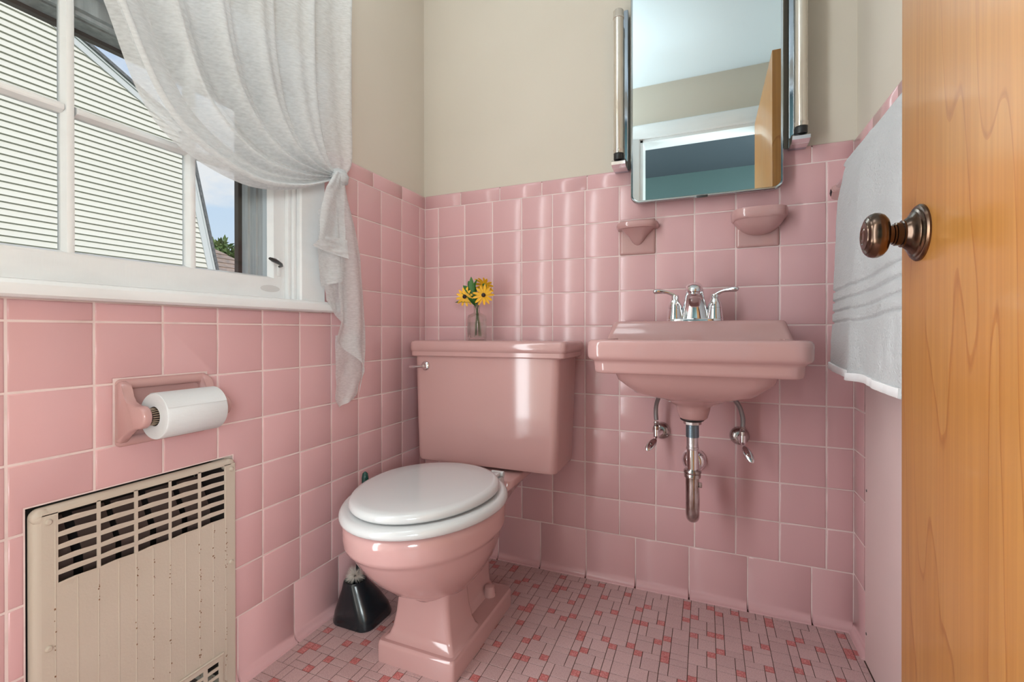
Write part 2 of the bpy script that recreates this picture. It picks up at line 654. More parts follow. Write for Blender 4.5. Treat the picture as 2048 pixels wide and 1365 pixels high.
# ------------------------------------------------------------------ room shell
W, FY, CZ = 1.333, -1.45, 2.23        # right wall, front wall (inner face), ceiling
P = 0.1095                            # wall tile pitch
Z0 = 0.150                            # top of the cove course
ZC, ZT = Z0 + 10 * P, 1.294           # underside and top of the cap course
WIN = (-1.375, -0.512, 0.842, 1.50)   # window opening in tile / grout (y0, y1, z0, z1)
HEAT = (-1.1115, -0.7705, -0.05, 0.5160)  # heater hole
TPH = (-0.994, -0.829, 0.583, 0.705)   # paper holder back plate
T = 0.15

# floor slab with grout on top
floor = obj('floor', bx(-T, W + T, FY - 0.12, T, -0.12, -0.0012), m_fgrout, kind='structure', smooth=False)
ceil = obj('ceiling', bx(-T, W + T, FY - 0.12, T, CZ, CZ + 0.12), m_ceil, kind='structure', smooth=False)

# walls: plaster body, grout bed, tiles


def frame_x(bm, x0, x1, Y0, Y1, Zb, Zt, holes):
    """wall slab x0..x1 over a y/z rectangle with rectangular holes"""
    ys = sorted({Y0, Y1} | {max(Y0, min(Y1, h[i])) for h in holes for i in (0, 1)})
    zs = sorted({Zb, Zt} | {max(Zb, min(Zt, h[i])) for h in holes for i in (2, 3)})
    for a, b in zip(ys, ys[1:]):
        for c, d in zip(zs, zs[1:]):
            my, mz = (a + b) / 2, (c + d) / 2
            if any(h[0] < my < h[1] and h[2] < mz < h[3] for h in holes):
                continue
            box(bm, x0, x1, a, b, c, d)
    bmesh.ops.remove_doubles(bm, verts=bm.verts, dist=1e-6)
    # drop the faces two neighbouring boxes share
    seen = {}
    for f in bm.faces:
        seen.setdefault(tuple(sorted(v.index for v in f.verts)), []).append(f)
    bm.verts.index_update()
    kill = []
    key = {}
    for f in bm.faces:
        k = frozenset(v.index for v in f.verts)
        if k in key:
            kill += [f, key[k]]
        else:
            key[k] = f
    if kill:
        bmesh.ops.delete(bm, geom=list(set(kill)), context='FACES_ONLY')
    return bm


HOLE = (-1.30, -0.585, 0.862, 1.47)     # rough opening for the sash
HCAV = (-1.1135, -0.785, -0.01, 0.5190)
wl = obj('wall_left', frame_x(B(), -T, -0.0045, FY - 0.12, T, -0.12, CZ, [HOLE, HCAV]), m_paint, kind='structure', smooth=False)
wb = obj('wall_back', bx(-T, W + T, 0.0045, T, -0.12, CZ), m_paint, kind='structure', smooth=False)
wr = obj('wall_right', bx(W + 0.0045, W + T, FY - 0.12, T, -0.12, CZ), m_paint, kind='structure', smooth=False)
obj('grout_bed', frame_x(B(), -0.0045, 0.0031, FY, 0, 0, ZT - 0.006, [WIN, HEAT]), m_grout, wl, smooth=False)
obj('grout_bed', bx(0, W, -0.0031, 0.0045, 0, ZT - 0.006), m_grout, wb, smooth=False)
obj('grout_bed', bx(W - 0.0031, W + 0.0045, FY, 0, 0, ZT - 0.006), m_grout, wr, smooth=False)
# front wall with the doorway
DX0, DX1, DZ = 0.615, 1.252, 1.915
wf = B()
box(wf, -T, DX0, FY - 0.12, FY, -0.12, CZ)
box(wf, DX1, W + T, FY - 0.12, FY, -0.12, CZ)
box(wf, DX0, DX1, FY - 0.12, FY, DZ, CZ)
wfo = obj('wall_front', wf, m_paint, kind='structure', smooth=False)
tr = E('trim_1', (DX0, FY, 0), kind='structure')
b = B()
prof = [(0, 0), (0.012, 0), (0.016, 0.008), (0.016, 0.03), (0.020, 0.036), (0.020, 0.075), (0.014, 0.082), (0, 0.084)]
# casing legs and head (profile: depth, across)
for side in (0,):
    poly = [(DX0 - 0.004 - a, FY + d) for d, a in prof]
    prism(b, poly, 0, DZ + 0.0035, 'Z')
obj('casing', b, m_white, tr)
b = B()
poly = [(FY + d, DZ + 0.004 + a) for d, a in prof]
prism(b, poly, DX0 - 0.088, W, 'X')
obj('head_casing', b, m_white, tr)
obj('jamb', bx(DX0 - 0.004, DX0 + 0.014, FY - 0.125, FY + 0.001, 0, DZ), m_white, tr)
obj('head_jamb', bx(DX0, DX1, FY - 0.125, FY + 0.001, DZ - 0.014, DZ + 0.004), m_white, tr)
# hall beyond the doorway
obj('wall_hall', frame_x(B(), -1.2, -1.05, -3.3, FY - 0.12, -0.12, CZ + .12, []), m_hall, kind='structure', smooth=False)
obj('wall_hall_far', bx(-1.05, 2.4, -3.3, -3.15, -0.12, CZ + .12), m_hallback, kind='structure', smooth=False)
b = B()
box(b, 2.25, 2.4, -3.15, FY - 0.12, -0.12, CZ + .12)
box(b, -1.05, -T, FY - 0.12, FY - 0.02, -0.12, CZ + .12)
box(b, W + T, 2.25, FY - 0.12, FY - 0.02, -0.12, CZ + .12)
obj('wall_hall_back', b, m_hall, kind='structure', smooth=False)
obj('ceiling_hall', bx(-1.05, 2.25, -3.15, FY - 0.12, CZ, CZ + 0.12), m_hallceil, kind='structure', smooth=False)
obj('floor_hall', bx(-1.05, 2.25, -3.15, FY - 0.12, -0.12, -0.001), m_hallfloor, kind='structure', smooth=False)

# ------------------------------------------------------------------ wall tiles


def sub_rect(rc, hole, gap=0.0015):
    """outline(s) of rect rc minus rect hole (generic trace on a 3x3 split)"""
    x0, x1, z0, z1 = rc
    hx0, hx1, hz0, hz1 = hole[0] - gap, hole[1] + gap, hole[2] - gap, hole[3] + gap
    if hx0 >= x1 or hx1 <= x0 or hz0 >= z1 or hz1 <= z0:
        return [[(x0, z0), (x1, z0), (x1, z1), (x0, z1)]]
    xs = sorted({x0, x1} | {v for v in (hx0, hx1) if x0 < v < x1})
    zs = sorted({z0, z1} | {v for v in (hz0, hz1) if z0 < v < z1})
    edges = {}
    for a, b_ in zip(xs, xs[1:]):
        for c, d in zip(zs, zs[1:]):
            if hx0 < (a + b_) / 2 < hx1 and hz0 < (c + d) / 2 < hz1:
                continue
            q = [(a, c), (b_, c), (b_, d), (a, d)]
            for p, r in zip(q, q[1:] + q[:1]):
                if (r, p) in edges:
                    del edges[(r, p)]
                else:
                    edges[(p, r)] = 1
    loops = []
    nx = {}
    for p, r in edges:
        nx[p] = r
    while nx:
        s = next(iter(nx))
        loop = [s]
        p = nx.pop(s)
        while p != s:
            loop.append(p)
            p = nx.pop(p)
        out_ = []
        n = len(loop)
        for i in range(n):
            a, b_, c = loop[i - 1], loop[i], loop[(i + 1) % n]
            if abs((b_[0] - a[0]) * (c[1] - b_[1]) - (b_[1] - a[1]) * (c[0] - b_[0])) > 1e-12:
                out_.append(b_)
        loops.append(out_)
    return loops


def offset(poly, d):
    n = len(poly)
    res = []
    for i in range(n):
        a, b_, c = Vector(poly[i - 1]), Vector(poly[i]), Vector(poly[(i + 1) % n])
        d1, d2 = (b_ - a).normalized(), (c - b_).normalized()
        n1, n2 = Vector((-d1.y, d1.x)), Vector((-d2.y, d2.x))
        k = (n1 + n2) / (1 + n1.dot(n2))
        res.append(b_ + k * d)
    return res


def tile_bm(poly, frame, th=0.0045, ew=0.0032):
    """cushion-edged tile. frame(a, b, h) -> 3D; h = height off the wall"""
    bm = B()
    rings = [[frame(p[0], p[1], 0.0) for p in poly],
             [frame(p[0], p[1], th - 0.0022) for p in offset(poly, 0.0002)],
             [frame(p[0], p[1], th - 0.0007) for p in offset(poly, ew * 0.38)],
             [frame(p[0], p[1], th) for p in offset(poly, ew)]]
    loft(bm, rings, False, True)
    return bm


cache = {}


def put_tiles(parent, cells, frame, holes, tag_, name='tile'):
    """cells: (a0,a1,b0,b1)"""
    for rc in cells:
        g = 0.0011
        rc = (rc[0] + g, rc[1] - g, rc[2] + g, rc[3] - g)
        polys = [[(rc[0], rc[2]), (rc[1], rc[2]), (rc[1], rc[3]), (rc[0], rc[3])]]
        hit = False
        for h in holes:
            if h[0] < rc[1] and h[1] > rc[0] and h[2] < rc[3] and h[3] > rc[2]:
                polys = sub_rect(rc, h)
                hit = True
                break
        for poly in polys:
            wv = max(p[0] for p in poly) - min(p[0] for p in poly)
            hv = max(p[1] for p in poly) - min(p[1] for p in poly)
            if wv < 0.008 or hv < 0.008:
                continue
            ca = (max(p[0] for p in poly) + min(p[0] for p in poly)) / 2
            cb = (max(p[1] for p in poly) + min(p[1] for p in poly)) / 2
            key = (tag_, tuple((round(p[0] - ca, 4), round(p[1] - cb, 4)) for p in poly))
            if key not in cache:
                o3 = frame(0, 0, 0)
                bm = tile_bm([(p[0] - ca, p[1] - cb) for p in poly], lambda a, c, h: frame(a, c, h) - o3)
                cache[key] = mesh_from(bm, name, m_tile)
            rz = random.gauss(0, 0.0022)
            rx = random.gauss(0, 0.0022)
            rot = (rx, 0, rz) if tag_ == 'B' else (0, rx, rz)
            inst(name, cache[key], frame(ca, cb, random.uniform(-0.0003, 0.0003)), parent, rot)


fB = lambda a, c, h: Vector((a, -h, c))
fL = lambda a, c, h: Vector((h, a, c))
fR = lambda a, c, h: Vector((W - h, a, c))


def cells(lo, hi, first, pitch, rows):
    """column joints at first + k*pitch, clipped to lo..hi"""
    js = [lo]
    k = math.ceil((lo - first) / pitch - 1e-9)
    while first + k * pitch < hi - 1e-6:
        v = first + k * pitch
        if v > lo + 0.004:
            js.append(v)
        k += 1
    js.append(hi)
    return [(a, b_, c, d) for c, d in rows for a, b_ in zip(js, js[1:])]


rows = [(Z0 + k * P, Z0 + (k + 1) * P) for k in range(10)]
DISH1 = (0.06304 + 6 * P + 0.0011, 0.06304 + 7 * P - 0.0011, Z0 + 8 * P + 0.0011, Z0 + 9 * P - 0.0011)
DISH2 = (0.06304 + 9 * P + 0.0011, 0.06304 + 10 * P - 0.0011, Z0 + 8 * P + 0.0011, Z0 + 9 * P - 0.0011)
bc = [c for c in cells(0.0045, W - 0.0045, 0.06304, P, rows)
      if not any(abs((c[0] + c[1]) / 2 - (d[0] + d[1]) / 2) < .02 and abs((c[2] + c[3]) / 2 - (d[2] + d[3]) / 2) < .02 for d in (DISH1, DISH2))]
put_tiles(wb, bc, fB, [], 'B')
put_tiles(wl, cells(FY, 0, -0.03768 - 20 * P, P, rows), fL, [WIN, HEAT, TPH], 'L')
put_tiles(wr, cells(FY, 0, -0.085 - 20 * P, P, rows), fR, [(-1.45, -0.13, 0, 0.69)], 'R')


def strip(profile, a0, a1, frame):
    """tile swept along the wall: profile = [(height off wall, z)], with slightly eased ends"""
    bm = B()
    e_ = 0.0018
    rings = []
    for a, s in ((a0, 0), (a0, 1), (a0 + e_, 2), (a1 - e_, 2), (a1, 1), (a1, 0)):
        f = (0.0, 0.62, 1.0)[s]
        rings.append([frame(a, z, h * f if h > 0 else h) for h, z in profile])
    loft(bm, rings)
    return bm


cap_prof = [(0, ZC + .0011), (0.0035, ZC + .0013), (0.0045, ZC + .0035), (0.0048, ZT - .012), (0.0042, ZT - .006), (0.0025, ZT - .002), (0.0, ZT - .0004), (-0.004, ZT), (-0.004, ZT - .01)]
cove_prof = [(0, Z0 - .0011), (0.0035, Z0 - .0013), (0.0045, Z0 - .0035), (0.0045, 0.040), (0.0050, 0.026), (0.0068, 0.015), (0.0100, 0.0085), (0.0145, 0.0052), (0.0185, 0.0040), (0.0195, 0.0), (0, 0)]


def strips(parent, js, prof, frame, name, g=0.0012, hole=None):
    for a, b_ in zip(js, js[1:]):
        if hole and a < hole[1] and b_ > hole[0]:
            if a < hole[0] - 0.01:
                b_ = hole[0]
            elif b_ > hole[1] + 0.01:
                a = hole[1]
            else:
                continue
        obj(name, strip(prof, a + g, b_ - g, frame), m_tile, parent, angle=50)


strips(wb, [0.005] + [0.156 + 0.154 * k for k in range(8)] + [W - 0.005], cap_prof, fB, 'cap_tile')
strips(wl, [-0.512, -0.447, -0.295, -0.143, 0.0], cap_prof, fL, 'cap_tile')
strips(wr, [FY, -1.38, -1.226, -1.072, -0.918, -0.764, -0.61, -0.456, -0.302, -0.148, 0.0], cap_prof, fR, 'cap_tile')
strips(wb, [0.005, 0.149] + [0.304 + 0.155 * k for k in range(7)] + [W - 0.005], cove_prof, fB, 'cove_tile')
strips(wl, [FY, -1.379, -1.224, -1.069, -0.914, -0.759, -0.604, -0.449, -0.294, -0.139, 0.0], cove_prof, fL, 'cove_tile', hole=HEAT)
strips(wr, [-0.128, 0.0], cove_prof, fR, 'cove_tile')

# ------------------------------------------------------------------ mosaic floor
UN = 0.0622 / 3
fx0, fy0 = 0.9305 - 0.0622 * 15, -0.174 + 0.0622 * 3
items = []
SH = {(0, 0): 0}
for j in range(0, 26):
    for i in range(-1, 23):
        rot = ((i * 2 + j) % 4 if (i + j) % 3 else (i + 3 * j + 1) % 4)
        if rot == 0:
            q = [(0, 1, 2, 2), (2, 1, 1, 2), (0, 0, 2, 1), (2, 0, 1, 1)]
        elif rot == 1:
            q = [(1, 0, 2, 2), (0, 0, 1, 2), (1, 2, 2, 1), (0, 2, 1, 1)]
        elif rot == 2:
            q = [(0, 0, 2, 2), (2, 0, 1, 2), (0, 2, 2, 1), (2, 2, 1, 1)]
        else:
            q = [(1, 1, 2, 2), (0, 1, 1, 2), (1, 0, 2, 1), (0, 0, 1, 1)]
        for a, b_, w_, h_ in q:
            x = fx0 + (i * 3 + a) * UN
            y = fy0 - ((j + 1) * 3 - b_) * UN
            x1, y1 = x + w_ * UN, y + h_ * UN
            x, x1 = max(x, 0.016), min(x1, W - 0.014)
            y, y1 = max(y, FY), min(y1, -0.017)
            if x1 - x < 0.006 or y1 - y < 0.006:
                continue
            c = ((x + x1) / 2, (y + y1) / 2, 0)
            pr = proj(c)
            hid = 0.25 < c[0] < 0.445 and -0.57 < c[1] < -0.15
            area = 0
            if pr and 0 < pr[0] < 1760 and pr[1] < 1365 and not hid:
                d = (Vector(c) - CAMP)
                area = (x1 - x) * (y1 - y) / d.length ** 3
            items.append((area, x, x1, y, y1, w_ == 1 and h_ == 1))
items.sort(key=lambda t: -t[0])
fc = {}


def ftile(bm, x, x1, y, y1, z=0.0, mi=0):
    g = 0.00082
    e_ = 0.0006
    x, x1, y, y1 = x + g, x1 - g, y + g, y1 - g
    rings = [[Vector(p) for p in ((x, y, -0.0012), (x1, y, -0.0012), (x1, y1, -0.0012), (x, y1, -0.0012))],
             [Vector(p) for p in ((x, y, z - 0.0003), (x1, y, z - 0.0003), (x1, y1, z - 0.0003), (x, y1, z - 0.0003))],
             [Vector(p) for p in ((x + e_, y + e_, z), (x1 - e_, y + e_, z), (x1 - e_, y1 - e_, z), (x + e_, y1 - e_, z))]]
    n0 = len(bm.faces)
    loft(bm, rings, False, True)
    bm.faces.ensure_lookup_table()
    for f in bm.faces[n0:]:
        f.material_index = mi


rest = B()
for k, (ar, x, x1, y, y1, red) in enumerate(items):
    if k < 300:
        cx_, cy_ = (x + x1) / 2, (y + y1) / 2
        key = (round(x1 - x, 4), round(y1 - y, 4), red)
        if key not in fc:
            bm = B()
            ftile(bm, x - cx_, x1 - cx_, y - cy_, y1 - cy_)
            fc[key] = mesh_from(bm, 'mosaic_tile', m_fred if red else m_fpink, smooth=False)
        inst('mosaic_tile', fc[key], (cx_, cy_, random.uniform(0, 0.0003)), floor, (random.gauss(0, .004), random.gauss(0, .004), 0))
    else:
        ftile(rest, x, x1, y, y1, random.uniform(0, 0.0003), 1 if red else 0)
obj('mosaic_tiles', rest, [m_fpink, m_fred], floor, kind='stuff', smooth=False)

# ------------------------------------------------------------------ window_1 (left wall)
win = E('window_1', (0, -0.94, 0.85), kind='structure')
GY = [(-0.833, -0.650), (-1.036, -0.852), (-1.240, -1.055)]   # pane columns
GZ = [(0.922, 1.157), (1.175, 1.392)]
# stool (inside sill) with a rounded nose and horn
b = B()
poly = [(-0.02, 0.842), (0.034, 0.842), (0.040, 0.846), (0.0415, 0.853), (0.0405, 0.862), (0.036, 0.868), (0.028, 0.870), (-0.02, 0.870)]
prism(b, [(x, z) for x, z in poly], -1.42, -0.4705, 'Y')
bmesh.ops.bevel(b, geom=[ed for ed in b.edges if all(v.co.y > -0.471 for v in ed.verts)], offset=0.004, segments=2, affect='EDGES')
obj('stool', b, m_white, win, angle=30)
# casings
b = B()
cprof = [(-0.512, 0), (-0.512, 0.016), (-0.515, 0.019), (-0.592, 0.019), (-0.596, 0.016), (-0.596, 0)]
prism(b, [(x, y) for y, x in cprof], 0.8702, 1.50, 'Z')
obj('casing', b, m_white, win, angle=25)
b = B()
prism(b, [(x, -1.884 - y) for y, x in cprof], 0.8702, 1.50, 'Z')
obj('casing', b, m_white, win, angle=25)
obj('head_casing', bx(0, 0.02, -1.385, -0.50, 1.41, 1.50, bevel=0.003), m_white, win)
# stops between casing and sash (two thin steps)
for s, ya, yb in ((1, -0.6165, -0.5965), (-1, -1.2875, -1.2675)):
    b = B()
    if s == 1:
        box(b, -0.05, 0.006, -0.606, -0.5963, 0.8702, 1.42, bevel=0.002)
        box(b, -0.05, -0.001, -0.6165, -0.6062, 0.8702, 1.42, bevel=0.002)
    else:
        box(b, -0.05, 0.006, -1.2877, -1.278, 0.8702, 1.42, bevel=0.002)
        box(b, -0.05, -0.001, -1.2778, -1.2735, 0.8702, 1.42, bevel=0.002)
    obj('stop', b, m_white, win)
# sash: rails and stiles
sx0, sx1 = -0.050, -0.012
sash = obj('sash', None or frame_x(B(), sx0, sx1, -1.273, -0.6172, 0.8706, 1.42, [(-1.240, -0.650, 0.922, 1.392)]), m_white, win, smooth=False)
# glazing bead slopes along the visible stile and bottom rail
b = B()
prism(b, [(sx1 + .0003, 0.9215), (sx1 + .0003, 0.9185), (sx1 - 0.016, 0.9185), (sx1 - 0.016, 0.927)], -1.240, -0.650, 'Y')
obj('glazing_bead', b, m_white, sash, smooth=False)
b = B()
prism(b, [(sx1 + .0003, -0.6495), (sx1 + .0003, -0.646), (sx1 - 0.016, -0.646), (sx1 - 0.016, -0.656)], 0.922, 1.392, 'Z')
obj('glazing_bead', b, m_white, sash, smooth=False)
mprof = lambda c, h: [(c - h, -0.036), (c - h, -0.026), (c - h * .55, -0.0165), (c - h * .25, -0.0155), (c + h * .25, -0.0155), (c + h * .55, -0.0165), (c + h, -0.026), (c + h, -0.036)]
for y0, y1 in ((-0.852, -0.833), (-1.055, -1.036)):
    b = B()
    prism(b, [(x, y) for y, x in mprof((y0 + y1) / 2, (y1 - y0) / 2)], 0.922, 1.392, 'Z')
    obj('muntin', b, m_white, sash, angle=20)
for (y0, y1) in GY:
    b = B()
    prism(b, [(x, z) for z, x in mprof(1.166, 0.009)], y0 - 0.001, y1 + 0.001, 'Y')
    obj('muntin', b, m_white, sash, angle=20)
    for z0, z1 in GZ:
        obj('pane', bx(-0.034, -0.031, y0 - 0.003, y1 + 0.003, z0 - 0.003, z1 + 0.003), m_pane, sash, smooth=False)
# casement latch on the right stile
la = obj('latch_plate', bx(-0.012, -0.0095, -0.6395, -0.6315, 0.928, 0.972, bevel=0.0008), m_white, sash)
b = B()
tube(b, [(-0.010, -0.6355, 0.952), (0.004, -0.640, 0.952), (0.014, -0.652, 0.955), (0.020, -0.668, 0.958)], [0.0035, 0.0032, 0.0045, 0.006], 10, flat=((0, 0, 1), 0.75))
tube(b, [(0.020, -0.668, 0.958), (0.024, -0.680, 0.960), (0.028, -0.694, 0.962)], [0.006, 0.0068, 0.004], 10, flat=((0, 0, 1), 0.75))
obj('latch_handle', b, m_latch, sash, label='dark metal latch handle')
# oval worn spot plate on the bottom rail
b = B()
lathe(b, [(0.0, 0.0), (0.02, 0.0), (0.02, 0.0006), (0.0, 0.0008)], (0, 0, 0), (1, 0, 0), 28)
for v in b.verts:
    v.co = Vector((v.co.x + sx1 - .0001, v.co.y * 1.35 - 0.660, v.co.z * 0.42 + 0.8955))
obj('filled_hole', b, M('grey_filler', (0.60, 0.60, 0.60, 1), 0.6), sash)
# outside: weathered jamb tunnel, brown screen frame
b = B()
box(b, -0.150, -0.0505, -0.6495, -0.600, 0.9, 1.40)
box(b, -0.115, -0.095, -0.656, -0.6495, 0.9, 1.362)
box(b, -0.075, -0.068, -0.654, -0.6495, 0.9, 1.362)
obj('outer_jamb', b, m_ext, win, smooth=False)
obj('outer_jamb', bx(-0.150, -0.0505, -1.29, -1.2405, 0.9, 1.40), m_ext, win, smooth=False)
b = B()
box(b, -0.150, -0.0505, -1.2405, -0.6495, 1.362, 1.42)
box(b, -0.086, -0.081, -1.2405, -0.6495, 1.357, 1.362)
box(b, -0.070, -0.062, -1.2405, -0.6495, 1.355, 1.362)
obj('outer_head', b, m_ext, win, smooth=False)
obj('outer_sill', bx(-0.19, -0.0505, -1.29, -0.600, 0.860, 0.912), m_white, win, smooth=False)
b = frame_x(B(), -0.138, -0.124, -1.2404, -0.6496, 0.912, 1.3618, [(-1.2274, -0.6600, 0.9200, 1.3538)])
obj('screen_frame', b, m_brown, win, smooth=False)

# ------------------------------------------------------------------ neighbour's gambrel house, lower roof, tree, lawn
HX = -8.0
k_ = (0.969 - HX) / (0.969 + 7.3)


def hp(y, z):   # points measured on the plane x=-7.3, carried out along the sight line to x=HX
    return (-1.48049 + (y + 1.48049) * k_, 0.78978 + (z - 0.78978) * k_)


brk = hp(3.697, 4.214)
low = hp(4.217, 1.874)
up1 = hp(1.745, 5.203)
su = (brk[1] - up1[1]) / (brk[0] - up1[0])
sl = (low[1] - brk[1]) / (low[0] - brk[0])
cyh = -1.0
peak = brk[1] + su * (cyh - brk[0])
house = E('neighbour_house', (HX, cyh, -3.0), label='cream clapboard gambrel house seen through the window', cat='house')


def halfw(z):
    return (brk[0] + (z - brk[1]) / su if z > brk[1] else brk[0] + (z - brk[1]) / sl) - cyh


obj('wall', prism(B(), [(cyh - halfw(-3), -3), (cyh + halfw(-3), -3), (cyh + halfw(brk[1]), brk[1] - .02), (cyh, peak - .1), (cyh - halfw(brk[1]), brk[1] - .02)], HX - 6, HX - 0.03, 'X'), m_siding, house, smooth=False)
ex = 0.0938
z = -0.40
while z < peak - 0.05:
    ha, hb = halfw(z), max(0.02, halfw(z + ex))
    b = B()
    pts0 = [(HX, cyh - ha, z), (HX, cyh + ha, z), (HX, cyh + hb, z + ex), (HX, cyh - hb, z + ex)]
    vs = [b.verts.new(Vector(p) + Vector((0.028 if i < 2 else 0.0, 0, 0))) for i, p in enumerate(pts0)]
    vb = [b.verts.new(Vector(p) + Vector((-0.02, 0, 0))) for p in pts0]
    b.faces.new(vs)
    b.faces.new(vb[::-1])
    for i in range(4):
        b.faces.new((vs[i], vs[(i + 1) % 4], vb[(i + 1) % 4], vb[i]))
    obj('siding_board', b, m_siding, house, smooth=False)
    z += ex
# rake boards and shingle edges, right and left
for s in (1, -1):
    for (p, q) in (((0, peak), (brk[0] - cyh, brk[1])), ((brk[0] - cyh, brk[1]), (halfw(-3), -3))):
        d = Vector((q[0] - p[0], q[1] - p[1])).normalized()
        n = Vector((-d.y, d.x)) if -d.y > 0 or d.x > 0 else Vector((d.y, -d.x))
        n = Vector((-d.y, d.x))
        for nm, a, c, x1, mm in (('rake_board', -0.10, 0.0, 0.040, m_trimw), ('rake_moulding', 0.0, 0.035, 0.06, m_trimw), ('shingle_edge', 0.035, 0.085, 0.09, m_roof)):
            e0 = 0.0
            pts = [Vector(p) + n * a, Vector(q) + n * a, Vector(q) + n * c, Vector(p) + n * c]
            obj(nm, prism(B(), [(cyh + s * v.x, v.y) for v in pts], HX - (6 if nm == 'shingle_edge' else 0.0), HX + x1, 'X'), mm, house, smooth=False)
# lower brown-shingled roof to the right of the house
lr = E('low_shed_roof', (-9.6, 6.9, -3), label='low brown shingled roof to the right of the gambrel house', cat='roof')
RX = -9.6
kk = (0.969 - RX)


def sp(px, py, X):
    c = (px - 1024 - SHX) / FPX
    v = (682.5 + SHY - py) / FPX
    d = fw + rr * c + uu * v
    t = (X - CAMP.x) / d.x
    return CAMP + d * t


a0 = sp(424, 500, RX)
a1 = sp(520, 575, RX)
slope = (a1.z - a0.z) / (a1.y - a0.y)
ex_ = 0.115
for i in range(15):
    z1 = a0.z + 0.12 - i * ex_
    z0_ = z1 - ex_
    xo = RX + (i + 1) * ex_ * 1.1

    def ye(z):
        return a0.y + (z - a0.z) / slope
    ya = a0.y - 0.75
    b = B()
    y0_, y1_ = max(ya + .05, ye(z0_)), max(ya + .03, ye(z1))
    lo_ = [Vector((xo + .03, ya, z0_)), Vector((xo + .03, y0_, z0_))]
    hi_ = [Vector((xo - ex_ * 1.1, y1_, z1)), Vector((xo - ex_ * 1.1, ya, z1))]
    back = Vector((-.03, 0, -.03))
    loft(b, [lo_ + hi_, [v + back for v in lo_ + hi_]])
    obj('shingle_course', b, m_roofb, lr, smooth=False)
obj('wall', bx(RX + .2, RX + 1.6, a0.y - .7, a0.y + 1.7, -3, a0.z - 15 * ex_ + .05), m_siding, lr, smooth=False)


def tree(cx, cy, ztop, rad, label, seed):
    rnd = random.Random(seed)
    t = E('leafy_tree', (cx, cy, -3), label=label, cat='tree', group='trees beyond the low roof')
    b = B()
    tube(b, [(cx, cy, -3), (cx + .05, cy, -1.5), (cx, cy + .05, ztop - rad)], [0.22, 0.17, 0.09], 10)
    obj('trunk', b, m_bark, t)
    b = B()
    for k in range(4200):
        d = Vector((rnd.gauss(0, 1), rnd.gauss(0, 1), rnd.gauss(0, 1))).normalized()
        lump = 0.78 + 0.30 * mnoise.noise(d * 2.6 + Vector((seed, 0, 0)))
        p = Vector((cx, cy, ztop - rad)) + Vector((d.x, d.y, d.z)) * rad * lump * rnd.uniform(0.75, 1.0)
        a1_ = Vector((rnd.gauss(0, 1), rnd.gauss(0, 1), rnd.gauss(0, 1))).normalized()
        a2_ = a1_.orthogonal().normalized()
        s_ = rad * 0.055
        b.faces.new([b.verts.new(p + a1_ * s_ * 1.5), b.verts.new(p + a2_ * s_ * .6), b.verts.new(p - a1_ * s_ * 1.5), b.verts.new(p - a2_ * s_ * .6)])
    o = obj('foliage', b, m_leaf, t, smooth=False)
    o['kind'] = 'stuff'


pt = sp(470, 540, -17)
tree(-17, pt.y - 0.6, sp(452, 501, -17).z + 0.62, 2.3, 'round green tree just right of the house rake', 3)
tree(-19.5, pt.y + 5.2, sp(452, 508, -18.5).z + 0.5, 2.5, 'green tree hidden mostly behind the window stile', 5)
obj('lawn', bx(-40, -T - 0.2, -30, 40, -3.2, -3.0), m_grass, kind='structure', smooth=False)

# ------------------------------------------------------------------ curtain
cur = E('sheer_curtain', (0.06, -0.50, 1.2), label='white sheer curtain tied back in a knot beside the window', cat='curtain')
P1 = spline([(-1.25, 1.82), (-1.17, 1.62), (-1.08, 1.42), (-1.035, 1.332), (-1.002, 1.262), (-0.972, 1.211), (-0.931, 1.168), (-0.855, 1.132), (-0.754, 1.116), (-0.645, 1.138), (-0.56, 1.175), (-0.510, 1.205)] and
            [(0, -1.25, 1.82), (0, -1.17, 1.62), (0, -1.08, 1.42), (0, -1.035, 1.332), (0, -1.002, 1.262), (0, -0.972, 1.211), (0, -0.931, 1.168), (0, -0.855, 1.132), (0, -0.754, 1.116), (0, -0.645, 1.138), (0, -0.56, 1.175), (0, -0.510, 1.205)], 64)
P0 = spline([(0, -0.478, 1.82), (0, -0.480, 1.66), (0, -0.478, 1.50), (0, -0.474, 1.38), (0, -0.468, 1.30), (0, -0.468, 1.25), (0, -0.482, 1.222), (0, -0.500, 1.208)], 64)
# a middle strand that drops straight before it turns to the knot
P5 = spline([(0, -0.80, 1.82), (0, -0.80, 1.66), (0, -0.79, 1.50), (0, -0.77, 1.38), (0, -0.735, 1.29), (0, -0.67, 1.225), (0, -0.585, 1.205), (0, -0.505, 1.207)], 64)


def strand(s, t):
    i = t * 63
    k = min(int(i), 62)
    f = i - k
    a = P0[k].lerp(P0[k + 1], f)
    m = P5[k].lerp(P5[k + 1], f)
    c = P1[k].lerp(P1[k + 1], f)
    # quadratic blend through s=0, .5, 1
    return a * ((1 - s) * (1 - 2 * s)) + m * (4 * s * (1 - s)) + c * (s * (2 * s - 1))


def fold(s, t):
    amp = 0.020 * (1 - t) ** 0.7 + 0.004
    return 0.062 + amp * (math.sin(2 * PI * 5.2 * s + 0.6) + 0.45 * math.sin(2 * PI * 11.3 * s + 2.0 * t)) - 0.006 * t


b = B()
NS, NT = 110, 64
grid = []
for i in range(NS + 1):
    s = i / NS
    row = []
    for j in range(NT + 1):
        t = j / NT
        p = strand(s, t)
        row.append(b.verts.new((fold(s, t), p.y + 0.006 * math.sin(2 * PI * 5.2 * s) * (1 - t), p.z)))
    grid.append(row)
for i in range(NS):
    for j in range(NT):
        b.faces.new((grid[i][j], grid[i + 1][j], grid[i + 1][j + 1], grid[i][j + 1]))
obj('swag', b, m_sheer, cur, angle=180)
